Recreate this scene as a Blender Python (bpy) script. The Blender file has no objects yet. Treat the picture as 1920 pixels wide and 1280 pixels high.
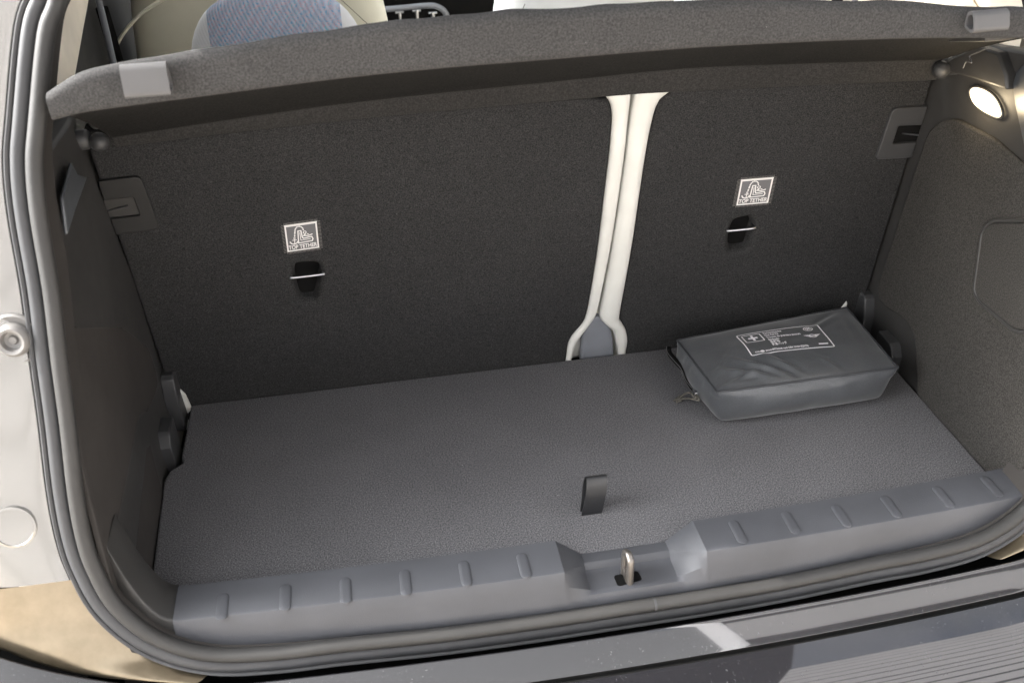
import bpy, bmesh, math, random
from mathutils import Vector, Matrix, noise
random.seed(7)
C = bpy.context.scene
COL = C.collection
PI = math.pi

# ------------------------------------------------------------------ camera
CAMP = Vector((-0.20956, -1.14907, 0.79264))
YAW, PITCH, ROLL, FPX = 0.147767, 0.57276, -0.035042, 1801.75
cy, sy, cp, sp = math.cos(YAW), math.sin(YAW), math.cos(PITCH), math.sin(PITCH)
FW = Vector((sy*cp, cy*cp, -sp)); RT0 = Vector((cy, -sy, 0)); UP0 = RT0.cross(FW)
RT = math.cos(ROLL)*RT0 + math.sin(ROLL)*UP0
UP = -math.sin(ROLL)*RT0 + math.cos(ROLL)*UP0
cam = bpy.data.cameras.new('camera'); camo = bpy.data.objects.new('camera', cam); COL.objects.link(camo)
camo.matrix_world = Matrix(((RT.x, UP.x, -FW.x, CAMP.x), (RT.y, UP.y, -FW.y, CAMP.y), (RT.z, UP.z, -FW.z, CAMP.z), (0, 0, 0, 1)))
cam.sensor_width = 36; cam.lens = FPX*36/1920; cam.clip_start = 0.02; cam.clip_end = 500
cam.dof.use_dof = True; cam.dof.focus_distance = 1.24; cam.dof.aperture_fstop = 8
C.camera = camo

# ------------------------------------------------------------------ light
SUN = Vector((-0.75, 0.20, 0.60)).normalized()
w = bpy.data.worlds.new('World'); C.world = w; w.use_nodes = True
nt = w.node_tree; nt.nodes.clear()
sky = nt.nodes.new('ShaderNodeTexSky'); sky.sky_type = 'NISHITA'; sky.sun_disc = False
sky.sun_elevation = math.asin(SUN.z); sky.sun_rotation = math.atan2(SUN.x, SUN.y)
sky.dust_density = 4.0; sky.air_density = 1.0; sky.ozone_density = .6
bg = nt.nodes.new('ShaderNodeBackground'); bg.inputs[1].default_value = 0.15
wo = nt.nodes.new('ShaderNodeOutputWorld')
# broken white cloud over the blue
tcw = nt.nodes.new('ShaderNodeTexCoord'); nw = nt.nodes.new('ShaderNodeTexNoise'); nw.inputs['Scale'].default_value = 2.2; nw.inputs['Detail'].default_value = 5
nt.links.new(tcw.outputs['Generated'], nw.inputs['Vector'])
rw = nt.nodes.new('ShaderNodeValToRGB'); rw.color_ramp.elements[0].position = .37; rw.color_ramp.elements[1].position = .50
rw.color_ramp.elements[0].color = (.12, .12, .12, 1)
nt.links.new(nw.outputs['Fac'], rw.inputs[0])
bwn = nt.nodes.new('ShaderNodeRGBToBW'); nt.links.new(sky.outputs[0], bwn.inputs[0])
mm = nt.nodes.new('ShaderNodeMath'); mm.operation = 'MULTIPLY'; mm.inputs[1].default_value = 2.8; nt.links.new(bwn.outputs[0], mm.inputs[0])
mx = nt.nodes.new('ShaderNodeMix'); mx.data_type = 'RGBA'
nt.links.new(rw.outputs[0], mx.inputs[0]); nt.links.new(sky.outputs[0], mx.inputs[6]); nt.links.new(mm.outputs[0], mx.inputs[7])
nt.links.new(mx.outputs[2], bg.inputs[0]); nt.links.new(bg.outputs[0], wo.inputs[0])
sl = bpy.data.lights.new('sun', 'SUN'); sl.energy = 3.6; sl.angle = math.radians(0.5); sl.color = (1, .95, .88)
so = bpy.data.objects.new('sun', sl); COL.objects.link(so)
so.rotation_euler = (-SUN).to_track_quat('-Z', 'Y').to_euler()
C.view_settings.view_transform = 'Standard'; C.view_settings.look = 'None'
C.view_settings.exposure = 1.95; C.view_settings.gamma = 1; C.view_settings.use_curve_mapping = False

# ------------------------------------------------------------------ helpers
LEAN = 0.153392
T9 = math.tan(LEAN)
FLOOR = ((0, 0, 1), 0.0)
BACK = ((0, 1, T9), 0.0)
OPEN = ((0, 1, -.35), -.44)

def ray(px, py):
    return FW + RT*((px-960)/FPX) + UP*((640-py)/FPX)
def hit(px, py, pl):
    n = Vector(pl[0]); d = ray(px, py)
    return CAMP + d*((pl[1]-n.dot(CAMP))/n.dot(d))
def hits(L, pl): return [hit(a, b, pl) for a, b in L]
def mir(L): return [Vector((-p.x, p.y, p.z)) for p in L]

BASE = Vector((0, 0, 0))
def smooth_poly(pts, closed=False, n=6):
    """Catmull-Rom resampling"""
    P = [Vector(p) for p in pts]; N = len(P); out = []
    segs = N if closed else N-1
    for i in range(segs):
        if closed: p0, p1, p2, p3 = P[(i-1) % N], P[i], P[(i+1) % N], P[(i+2) % N]
        else: p0, p1, p2, p3 = P[max(i-1, 0)], P[i], P[i+1], P[min(i+2, N-1)]
        for k in range(n):
            t = k/n
            out.append(0.5*((2*p1)+(p2-p0)*t+(2*p0-5*p1+4*p2-p3)*t*t+(3*p1-p0-3*p2+p3)*t**3))
    if not closed: out.append(P[-1].copy())
    return out
def round_poly(pts, r, n=5):
    """round the corners of a polygon; r number or list"""
    P = [Vector(p) for p in pts]; N = len(P); out = []
    for i in range(N):
        rr = r[i] if isinstance(r, (list, tuple)) else r
        a, b, c = P[i-1], P[i], P[(i+1) % N]
        if rr <= 0: out.append(b); continue
        u = (a-b); v = (c-b)
        d = min(rr, u.length*.48, v.length*.48)
        p0 = b+u.normalized()*d; p1 = b+v.normalized()*d
        for k in range(n+1):
            t = k/n
            out.append((1-t)**2*p0+2*t*(1-t)*b+t*t*p1)
    return out

def obj(name, bm, mats, parent=None, smooth=None, bevel=None, subsurf=0, seg=2, recalc=True):
    if recalc: bmesh.ops.recalc_face_normals(bm, faces=bm.faces)
    for v in bm.verts: v.co -= BASE
    me = bpy.data.meshes.new(name); bm.to_mesh(me); bm.free()
    for m in (mats if isinstance(mats, (list, tuple)) else [mats]): me.materials.append(m)
    o = bpy.data.objects.new(name, me); COL.objects.link(o)
    if parent: o.parent = parent
    else: o.location = BASE
    if smooth is not None:
        for p in me.polygons: p.use_smooth = True
        if smooth < 179:
            me.set_sharp_from_angle(angle=math.radians(smooth))
    if bevel:
        b = o.modifiers.new('bevel', 'BEVEL'); b.width = bevel; b.segments = seg; b.limit_method = 'ANGLE'; b.angle_limit = math.radians(35)
        b.harden_normals = False
    if subsurf:
        s = o.modifiers.new('sub', 'SUBSURF'); s.levels = subsurf; s.render_levels = subsurf
    return o
def tag(o, label=None, cat=None, group=None, kind=None):
    if label: o['label'] = label
    if cat: o['category'] = cat
    if group: o['group'] = group
    if kind: o['kind'] = kind
    return o
def thing(name, loc, label, cat, group=None):
    global BASE
    BASE = Vector(loc)
    o = bpy.data.objects.new(name, None); COL.objects.link(o); o.location = BASE; o.empty_display_size = .05
    return tag(o, label, cat, group)

def add_slab(bm, pts, nrm, t, mi=0):
    """polygon pts is the top face, extruded by -t along nrm"""
    n = Vector(nrm).normalized()
    top = [bm.verts.new(p) for p in pts]; bot = [bm.verts.new(Vector(p)-n*t) for p in pts]
    fs = [bm.faces.new(top), bm.faces.new(bot[::-1])]
    N = len(pts)
    for i in range(N): fs.append(bm.faces.new((top[i], bot[i], bot[(i+1) % N], top[(i+1) % N])))
    for f in fs: f.material_index = mi
def slab(pts, nrm, t):
    bm = bmesh.new(); add_slab(bm, pts, nrm, t); return bm
def add_grid(bm, rows, closed_u=False, closed_v=False, mi=0):
    """rows: list of lists of points"""
    V = [[bm.verts.new(p) for p in r] for r in rows]
    R, S = len(V), len(V[0])
    for i in range(R if closed_u else R-1):
        for j in range(S if closed_v else S-1):
            f = bm.faces.new((V[i][j], V[(i+1) % R][j], V[(i+1) % R][(j+1) % S], V[i][(j+1) % S])); f.material_index = mi
    return V
def add_tube(bm, path, r, n=10, closed=False, caps=True, mi=0, ref=None, flat=1.0):
    P = [Vector(p) for p in path]; N = len(P); rows = []
    prev = None
    for i in range(N):
        a = P[(i-1) % N] if closed else P[max(i-1, 0)]
        b = P[(i+1) % N] if closed else P[min(i+1, N-1)]
        t = (b-a).normalized()
        if ref is not None: u = Vector(ref)
        else: u = prev if prev is not None else (Vector((0, 0, 1)) if abs(t.z) < .9 else Vector((1, 0, 0)))
        u = (u-t*u.dot(t)).normalized(); prev = u
        v = t.cross(u)
        rr = r[i] if isinstance(r, (list, tuple)) else r
        rows.append([P[i]+u*(rr*flat*math.cos(2*PI*k/n))+v*(rr*math.sin(2*PI*k/n)) for k in range(n)])
    V = add_grid(bm, rows, closed_u=closed, closed_v=True, mi=mi)
    if caps and not closed:
        f = bm.faces.new(V[0]); f.material_index = mi; f = bm.faces.new(V[-1][::-1]); f.material_index = mi
def add_box(bm, lo, hi, mi=0, M=None):
    x0, y0, z0 = lo; x1, y1, z1 = hi
    pts = [Vector(p) for p in ((x0, y0, z0), (x1, y0, z0), (x1, y1, z0), (x0, y1, z0), (x0, y0, z1), (x1, y0, z1), (x1, y1, z1), (x0, y1, z1))]
    if M: pts = [M @ p for p in pts]
    v = [bm.verts.new(p) for p in pts]
    for f in ((0, 3, 2, 1), (4, 5, 6, 7), (0, 1, 5, 4), (1, 2, 6, 5), (2, 3, 7, 6), (3, 0, 4, 7)):
        bm.faces.new([v[i] for i in f]).material_index = mi
def add_disc(bm, c, nrm, prof, n=40, mi=0):
    """lathe: prof = list of (radius, height along nrm)"""
    nn = Vector(nrm).normalized(); u = nn.orthogonal().normalized(); v = nn.cross(u); c = Vector(c)
    rows = [[c+nn*h+(u*math.cos(2*PI*k/n)+v*math.sin(2*PI*k/n))*r for k in range(n)] for r, h in prof]
    V = add_grid(bm, rows, closed_v=True, mi=mi)
    f = bm.faces.new(V[-1]); f.material_index = mi
def boolcut(o, bm):
    """cut the shape in bm (world coordinates) out of o"""
    bmesh.ops.recalc_face_normals(bm, faces=bm.faces)
    for v in bm.verts: v.co -= BASE
    me = bpy.data.meshes.new('cutter'); bm.to_mesh(me); bm.free()
    c = bpy.data.objects.new('cutter', me); COL.objects.link(c)
    c.parent = o.parent
    m = o.modifiers.new('cut', 'BOOLEAN'); m.operation = 'DIFFERENCE'; m.object = c; m.solver = 'EXACT'
    dg = bpy.context.evaluated_depsgraph_get(); dg.update()
    new = bpy.data.meshes.new_from_object(o.evaluated_get(dg))
    o.modifiers.clear(); o.data = new
    bpy.data.objects.remove(c)
def text_tris(s, size, ax=0.0):
    """list of (verts2d, faces) of a text"""
    cu = bpy.data.curves.new('t', 'FONT'); cu.body = s; cu.size = size; cu.resolution_u = 3; cu.offset = size*.022
    o = bpy.data.objects.new('t', cu); COL.objects.link(o)
    dg = bpy.context.evaluated_depsgraph_get(); dg.update()
    me = bpy.data.meshes.new_from_object(o.evaluated_get(dg))
    vs = [(v.co.x, v.co.y) for v in me.vertices]; fs = [tuple(p.vertices) for p in me.polygons]
    bpy.data.objects.remove(o); bpy.data.meshes.remove(me)
    return vs, fs
def inset(P, n, d):
    N = len(P); out = []; c = sum(P, Vector())/N; n = Vector(n).normalized()
    area = Vector()
    for i in range(N): area += P[i].cross(P[(i+1) % N])
    sg = 1 if area.dot(n) > 0 else -1
    for i in range(N):
        a = P[i]-P[i-1]; b = P[(i+1) % N]-P[i]
        a = a.normalized() if a.length > 1e-7 else b.normalized(); b = b.normalized() if b.length > 1e-7 else a
        na = n.cross(a)*sg; nb = n.cross(b)*sg; m = (na+nb)
        m = m.normalized() if m.length > 1e-6 else na
        out.append(P[i]+m*d/max(.5, m.dot(na)))
    return out
def board(P, n, t, r, hole=None, hp=()):
    """panel with rounded edge and an optional recess; hp = (inset, depth) rings of the recess"""
    bm = bmesh.new(); n = Vector(n).normalized()
    rings = [[p-n*t for p in P], [p-n*r for p in P]]
    for a in (30, 60, 90):
        a = math.radians(a); rings.append([p-n*(r-r*math.sin(a)) for p in inset(P, n, r*(1-math.cos(a)))])
    V = add_grid(bm, rings, closed_v=True)
    edges = [bm.edges.get((V[-1][i], V[-1][(i+1) % len(P)])) for i in range(len(P))]
    if hole:
        hr = [[p-n*d for p in inset(hole, n, i_)] for i_, d in hp]
        H = add_grid(bm, hr, closed_v=True, mi=0)
        edges += [bm.edges.get((H[0][i], H[0][(i+1) % len(hole)])) for i in range(len(hole))]
        bm.faces.new(H[-1])
    bmesh.ops.triangle_fill(bm, use_beauty=True, edges=edges, normal=n)
    return bm
def flatten(o, n, th=.9995):
    n = Vector(n).normalized()
    for p in o.data.polygons:
        if abs(p.normal.dot(n)) > th: p.use_smooth = False
class Flat:
    """2D drawing collected as faces then mapped onto a surface"""
    def __init__(s): s.v = []; s.f = []; s.m = []
    def poly(s, pts, mi=0):
        b = len(s.v); s.v += [tuple(p) for p in pts]; s.f.append(tuple(range(b, b+len(pts)))); s.m.append(mi)
    def line(s, pts, wd, mi=0, closed=False):
        P = [Vector((p[0], p[1])) for p in pts]; N = len(P)
        L = []; R_ = []
        for i in range(N):
            a = P[i-1] if (closed or i > 0) else P[i]; b = P[(i+1) % N] if (closed or i < N-1) else P[i]
            d1 = (P[i]-a); d2 = (b-P[i])
            d1 = d1.normalized() if d1.length > 0 else d2.normalized(); d2 = d2.normalized() if d2.length > 0 else d1
            n1 = Vector((-d1.y, d1.x)); n2 = Vector((-d2.y, d2.x)); n = (n1+n2)
            n = n.normalized() if n.length > 1e-6 else n1
            k = 1/max(.4, n.dot(n1))
            L.append(P[i]+n*wd/2*k); R_.append(P[i]-n*wd/2*k)
        for i in range(N if closed else N-1):
            j = (i+1) % N; s.poly((L[i], R_[i], R_[j], L[j]), mi)
    def circle(s, c, r, wd, mi=0, n=28, a0=0, a1=2*PI, ry=None):
        ry = ry or r
        full = abs(a1-a0-2*PI) < 1e-3
        pts = [(c[0]+r*math.cos(a0+(a1-a0)*k/n), c[1]+ry*math.sin(a0+(a1-a0)*k/n)) for k in range(n if full else n+1)]
        if wd: s.line(pts, wd, mi, closed=full)
        else: s.poly(pts, mi)
    def text(s, x, y, t, size, mi=0, width=None):
        vs, fs = text_tris(t, size)
        if not vs: return
        k = 1
        if width: k = width/(max(v[0] for v in vs)-min(v[0] for v in vs))
        b = len(s.v); s.v += [(x+v[0]*k, y+v[1]) for v in vs]
        for f in fs: s.f.append(tuple(b+i for i in f)); s.m.append(mi)
    def emit(s, bm, fn):
        vs = [bm.verts.new(fn(*p)) for p in s.v]
        for f, m in zip(s.f, s.m):
            try: bm.faces.new([vs[i] for i in f]).material_index = m
            except ValueError: pass

# ------------------------------------------------------------------ materials
def mat(name, col, rough=.5, metal=0, spec=.5, coat=0, emit=None):
    m = bpy.data.materials.new(name); m.use_nodes = True
    b = m.node_tree.nodes['Principled BSDF']
    b.inputs['Base Color'].default_value = (*col, 1); b.inputs['Roughness'].default_value = rough
    b.inputs['Metallic'].default_value = metal; b.inputs['Specular IOR Level'].default_value = spec
    b.inputs['Coat Weight'].default_value = coat
    if emit: b.inputs['Emission Color'].default_value = (*emit[0], 1); b.inputs['Emission Strength'].default_value = emit[1]
    return m, m.node_tree, b
def nz(t, scale, detail=2, rough=.5, co=None):
    n = t.nodes.new('ShaderNodeTexNoise'); n.inputs['Scale'].default_value = scale; n.inputs['Detail'].default_value = detail
    n.inputs['Roughness'].default_value = rough
    if co is None: co = t.nodes.new('ShaderNodeTexCoord').outputs['Object']
    t.links.new(co, n.inputs['Vector']); return n.outputs['Fac']
def ramp(t, fac, stops):
    r = t.nodes.new('ShaderNodeValToRGB'); t.links.new(fac, r.inputs[0])
    e = r.color_ramp.elements
    while len(e) < len(stops): e.new(.5)
    for i, (p, c) in enumerate(stops): e[i].position = p; e[i].color = (*c, 1)
    return r.outputs[0]
def mix(t, a, b, fac, mode='MIX'):
    n = t.nodes.new('ShaderNodeMix'); n.data_type = 'RGBA'; n.blend_type = mode
    for s, v in ((6, a), (7, b)):
        if isinstance(v, tuple): n.inputs[s].default_value = (*v, 1)
        else: t.links.new(v, n.inputs[s])
    if isinstance(fac, float): n.inputs[0].default_value = fac
    else: t.links.new(fac, n.inputs[0])
    return n.outputs[2]
def bump(t, b, h, strength, dist):
    n = t.nodes.new('ShaderNodeBump'); n.inputs['Strength'].default_value = strength; n.inputs['Distance'].default_value = dist
    t.links.new(h, n.inputs['Height']); t.links.new(n.outputs[0], b.inputs['Normal'])

def carpet(name, lo, mid, hi, scale=520):
    m, t, b = mat(name, mid, .95, spec=.15)
    n1 = nz(t, scale, 3, .75); n2 = nz(t, 9, 3, .6); n3 = nz(t, scale*2.1, 1)
    c = ramp(t, n1, [(.38, lo), (.5, mid), (.63, hi)])
    c2 = mix(t, c, ramp(t, n2, [(.3, (.93, .93, .93)), (.7, (1.06, 1.06, 1.06))]), 1.0, 'MULTIPLY')
    # stray light fibres
    v = t.nodes.new('ShaderNodeTexVoronoi'); v.inputs['Scale'].default_value = 130
    t.links.new(t.nodes.new('ShaderNodeTexCoord').outputs['Object'], v.inputs['Vector'])
    f = ramp(t, v.outputs['Distance'], [(.0, (1, 1, 1)), (.045, (1, 1, 1)), (.06, (0, 0, 0))])
    sel = t.nodes.new('ShaderNodeSeparateColor'); t.links.new(v.outputs['Color'], sel.inputs[0])
    g = ramp(t, sel.outputs[0], [(.965, (0, 0, 0)), (.97, (1, 1, 1))])
    fm = mix(t, f, g, 1.0, 'MULTIPLY')
    c3 = mix(t, c2, (min(hi[0]*3, .6),)*3, fm)
    t.links.new(c3, b.inputs['Base Color'])
    b.inputs['Specular IOR Level'].default_value = .1
    bump(t, b, n1, .06, .0004)
    return m
def plastic(name, col, rough=.5, grain=900, bs=.25, spec=.45):
    m, t, b = mat(name, col, rough, spec=spec)
    n1 = nz(t, grain, 2, .6); n2 = nz(t, 14, 3)
    t.links.new(ramp(t, n2, [(.3, tuple(c*.88 for c in col)), (.7, tuple(c*1.12 for c in col))]), b.inputs['Base Color'])
    r = t.nodes.new('ShaderNodeMapRange'); r.inputs['To Min'].default_value = rough-.06; r.inputs['To Max'].default_value = rough+.08
    t.links.new(nz(t, 40, 4, .7), r.inputs['Value']); t.links.new(r.outputs[0], b.inputs['Roughness'])
    bump(t, b, n1, bs, .0004)
    return m
M = {}
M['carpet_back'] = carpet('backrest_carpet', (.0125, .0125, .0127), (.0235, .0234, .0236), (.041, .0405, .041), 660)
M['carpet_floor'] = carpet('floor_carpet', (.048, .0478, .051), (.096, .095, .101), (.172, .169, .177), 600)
M['carpet_side'] = carpet('side_carpet', (.021, .0198, .0186), (.036, .034, .0315), (.056, .053, .049), 660)
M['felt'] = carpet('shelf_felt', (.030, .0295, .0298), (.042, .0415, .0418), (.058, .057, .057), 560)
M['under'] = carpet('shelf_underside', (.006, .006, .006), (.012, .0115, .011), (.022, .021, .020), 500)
M['side_plain'] = plastic('side_lining', (.034, .031, .029), .75, 700, .1, .2)
M['bezel_dark'] = plastic('dark_latch_plate', (.012, .012, .012), .55)
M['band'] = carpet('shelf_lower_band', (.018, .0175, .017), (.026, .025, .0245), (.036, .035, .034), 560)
M['trim'] = plastic('black_trim', (.030, .029, .028), .5)
M['sill'] = plastic('sill_plastic', (.050, .052, .059), .52, 700, .5, .45)
M['hook'] = plastic('clip_plastic', (.072, .071, .073), .45)
M['latch'] = plastic('latch_plastic', (.034, .0345, .036), .45)
M['greypl'] = plastic('grey_plastic', (.16, .17, .19), .35)
M['facet'] = plastic('facet_sky_reflection', (.055, .06, .068), .36, 900, .1, .6)  # lighter bluish tone holds the sky's reflection on the trim facet
M['dark'] = plastic('dark_cavity', (.005, .005, .005), .85, spec=.08)
M['rubber'] = plastic('seal_rubber', (.024, .0235, .023), .52, 260, .5, .4)
M['rubber2'] = plastic('lip_rubber', (.036, .037, .040), .50, 300, .3, .45)

def leather(name, col, rough=.42):
    m, t, b = mat(name, col, rough, spec=.4)
    v = t.nodes.new('ShaderNodeTexVoronoi'); v.inputs['Scale'].default_value = 420
    t.links.new(t.nodes.new('ShaderNodeTexCoord').outputs['Object'], v.inputs['Vector'])
    n2 = nz(t, 12, 3)
    t.links.new(ramp(t, n2, [(.3, tuple(c*.92 for c in col)), (.7, tuple(min(.9, c*1.06) for c in col))]), b.inputs['Base Color'])
    bump(t, b, v.outputs['Distance'], .15, .0006)
    return m
M['cream'] = leather('cream_leather', (.56, .56, .53))
M['beige'] = leather('beige_leather', (.62, .60, .49))
M['white_leather'] = leather('white_leather', (.80, .82, .84))
M['pillar'] = plastic('pillar_trim', (.76, .69, .58), .6)

# headrest cloth: blue and red herringbone weave
m, t, b = mat('checked_cloth', (.3, .35, .5), .85, spec=.2)
tc = t.nodes.new('ShaderNodeTexCoord').outputs['Object']
mp = t.nodes.new('ShaderNodeMapping'); mp.inputs['Rotation'].default_value = (0, math.radians(32), math.radians(20)); t.links.new(tc, mp.inputs[0])
wv = t.nodes.new('ShaderNodeTexWave'); wv.inputs['Scale'].default_value = 75; wv.inputs['Distortion'].default_value = .6; t.links.new(mp.outputs[0], wv.inputs[0])
mp2 = t.nodes.new('ShaderNodeMapping'); mp2.inputs['Rotation'].default_value = (0, math.radians(-38), 0); t.links.new(tc, mp2.inputs[0])
wv2 = t.nodes.new('ShaderNodeTexWave'); wv2.inputs['Scale'].default_value = 28; wv2.inputs['Distortion'].default_value = 1.5; t.links.new(mp2.outputs[0], wv2.inputs[0])
n = nz(t, 330, 1)
c1 = ramp(t, n, [(.40, (.16, .38, .58)), (.48, (.50, .56, .66)), (.55, (.66, .30, .36)), (.62, (.20, .48, .60))])
wf = t.nodes.new('ShaderNodeMath'); wf.operation = 'MULTIPLY'; wf.inputs[1].default_value = .65; t.links.new(wv.outputs['Fac'], wf.inputs[0])
c2 = mix(t, c1, (.66, .70, .80), wf.outputs[0])
c3 = mix(t, c2, (.34, .40, .55), mix(t, (0., 0., 0.), wv2.outputs['Fac'], .4))
t.links.new(c3, b.inputs['Base Color']); bump(t, b, wv.outputs['Fac'], .3, .0008)
sx_ = t.nodes.new('ShaderNodeSeparateXYZ'); t.links.new(tc, sx_.inputs[0])
def mth(op, a, b_=None):
    n_ = t.nodes.new('ShaderNodeMath'); n_.operation = op
    for i_, v_ in enumerate((a, b_)):
        if v_ is None: continue
        if isinstance(v_, (int, float)): n_.inputs[i_].default_value = v_
        else: t.links.new(v_, n_.inputs[i_])
    return n_.outputs[0]
side_ = mth('GREATER_THAN', mth('ABSOLUTE', mth('SUBTRACT', mth('ABSOLUTE', sx_.outputs[0]), .3025)), .078)
t.links.new(mix(t, c3, (.80, .82, .84), side_), b.inputs['Base Color'])
M['cloth'] = m

# nylon of the bag
m, t, b = mat('bag_nylon', (.06, .064, .07), .38, spec=.5)
tc = t.nodes.new('ShaderNodeTexCoord').outputs['Object']
ch = t.nodes.new('ShaderNodeTexChecker'); ch.inputs['Scale'].default_value = 1600; t.links.new(tc, ch.inputs[0])
n1 = nz(t, 900, 2); n2 = nz(t, 22, 4, .6)
t.links.new(mix(t, ramp(t, n2, [(.3, (.048, .051, .056)), (.7, (.064, .068, .074))]), ramp(t, n1, [(.35, (.8, .8, .8)), (.65, (1.2, 1.2, 1.2))]), 1.0, 'MULTIPLY'), b.inputs['Base Color'])
b.inputs['Sheen Weight'].default_value = .25; b.inputs['Sheen Roughness'].default_value = .4
bump(t, b, n1, .2, .0003)
M['nylon'] = m
M['piping'] = plastic('bag_piping', (.030, .032, .036), .5, 900, .5)
M['cord'] = plastic('cord', (.07, .065, .055), .7, 700, .8)
M['print'] = mat('white_print', (.82, .81, .84), .5)[0]
m, t, b = mat('woven_label', (.10, .10, .105), .7); bump(t, b, nz(t, 1500, 1), .3, .0003); M['label'] = m
m, t, b = mat('label_thread', (.62, .61, .60), .7); bump(t, b, nz(t, 1500, 1), .3, .0003); M['thread'] = m
M['label_edge'] = mat('stitch_thread', (.20, .19, .18), .8)[0]
M['steel'] = mat('bright_steel', (.50, .51, .54), .28, 1)[0]
M['bronze'] = plastic('striker_metal', (.20, .185, .17), .38); M['bronze'].node_tree.nodes['Principled BSDF'].inputs['Metallic'].default_value = .85
M['ribbon'] = plastic('ribbon', (.013, .0135, .015), .40, 1400, .8, .6)
M['lamp'], lt_, lb_ = mat('lamp_lens', (1, .95, .85), .4, emit=((1, .80, .52), 1.0))

# gloss black paint with dust and water marks
m, t, b = mat('black_paint', (.010, .010, .012), .05, spec=.5, coat=1)
b.inputs['Coat Roughness'].default_value = .03; b.inputs['Coat IOR'].default_value = 1.5; b.inputs['IOR'].default_value = 1.45
dn = nz(t, 260, 3, .8); dn2 = nz(t, 11, 3)
dust = ramp(t, dn, [(.63, (0, 0, 0)), (.75, (1, 1, 1))])
big = ramp(t, dn2, [(.42, (.05, .05, .05)), (.7, (1, 1, 1))])
dm = mix(t, dust, big, 1.0, 'MULTIPLY')
t.links.new(mix(t, (.010, .010, .012), (.13, .13, .135), dm), b.inputs['Base Color'])
cr = t.nodes.new('ShaderNodeMapRange'); cr.inputs['To Min'].default_value = .02; cr.inputs['To Max'].default_value = .5
t.links.new(dm, cr.inputs['Value']); t.links.new(cr.outputs[0], b.inputs['Coat Roughness'])
bump(t, b, nz(t, 5, 2), .06, .01)
M['paint'] = m
m, t, b = mat('grey_paint', (.2, .2, .195), .20, .85, coat=1)
b.inputs['Coat Roughness'].default_value = .08
t.links.new(ramp(t, nz(t, 6, 2), [(.3, (.215, .21, .20)), (.7, (.235, .23, .218))]), b.inputs['Base Color'])
M['body'] = m
M['buffer'] = plastic('buffer_rubber', (.14, .135, .13), .4, 500, .3)
m, t, b = mat('sand_reflection_paint', (.46, .36, .24), .30, .85, coat=.35)  # reflection of the sandy ground put into the corner panel's colour
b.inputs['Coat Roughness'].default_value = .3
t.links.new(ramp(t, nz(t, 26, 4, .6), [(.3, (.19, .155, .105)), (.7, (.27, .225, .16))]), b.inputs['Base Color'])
M['sand_reflect'] = m
M['chrome'] = mat('chrome_trim', (.8, .82, .86), .12, 1)[0]
m, t, b = mat('tinted_glass', (.02, .025, .03), .02)
b.inputs['Alpha'].default_value = .4
M['glass'] = m
m, t, b = mat('cladding_paint', (.60, .60, .62), .6); bump(t, b, nz(t, 60, 3), .1, .002); M['clad'] = m
M['joint'] = mat('cladding_joint', (.10, .098, .10), .7)[0]
m, t, b = mat('sand_paving', (.55, .44, .31), .9)
br = t.nodes.new('ShaderNodeTexBrick'); br.inputs['Scale'].default_value = 5; br.inputs['Color1'].default_value = (.46, .41, .35, 1); br.inputs['Color2'].default_value = (.40, .355, .30, 1); br.inputs['Mortar'].default_value = (.24, .22, .19, 1); br.inputs['Mortar Size'].default_value = .012
t.links.new(t.nodes.new('ShaderNodeTexCoord').outputs['Object'], br.inputs['Vector'])
t.links.new(mix(t, br.outputs['Color'], ramp(t, nz(t, 25, 5, .7), [(.3, (.8, .8, .8)), (.7, (1.15, 1.15, 1.15))]), 1.0, 'MULTIPLY'), b.inputs['Base Color'])
M['paving'] = m

# ------------------------------------------------------------------ ground and the clad building behind the camera
bm = bmesh.new(); add_box(bm, (-120, -120, -.73), (120, 120, -.69))
tag(obj('paving', bm, M['paving']), 'sand coloured paving under the car', 'paving', kind='structure')
bm = bmesh.new()
YW = -5.2
for x0, x1, top in ((-9, 2.1, 3.2), (2.1, 16, 16.0)):
    prof = []; z = -.69; pt = .42 if x0 < 0 else 1.0
    while z < top-.2:
        prof += [(0.0, z), (.045, z+pt*.70), (.045, z+pt*.72), (-.01, z+pt*.73), (-.01, z+pt*.985)]; z += pt
    yw = YW if x0 < 0 else YW+.25
    add_grid(bm, [[Vector((x, yw-.03+p[0], p[1])) for p in prof] for x in (x0, x1)])
    for f in bm.faces:
        if f.calc_center_median().y < yw-.038 and f.calc_center_median().y > yw-.042: f.material_index = 1
    add_box(bm, (x0, yw-.65, -.69), (x1, yw-.06, top))
tag(obj('clad_building', bm, [M['clad'], M['joint']]), 'pale building wall clad in horizontal boards, mirrored in the car paint', 'building')

# ================================================================== THE CAR
car = thing('car', (0, 0, -.69), 'small hatchback car with its tailgate open, cream seats and black carpeted boot', 'car')

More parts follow.
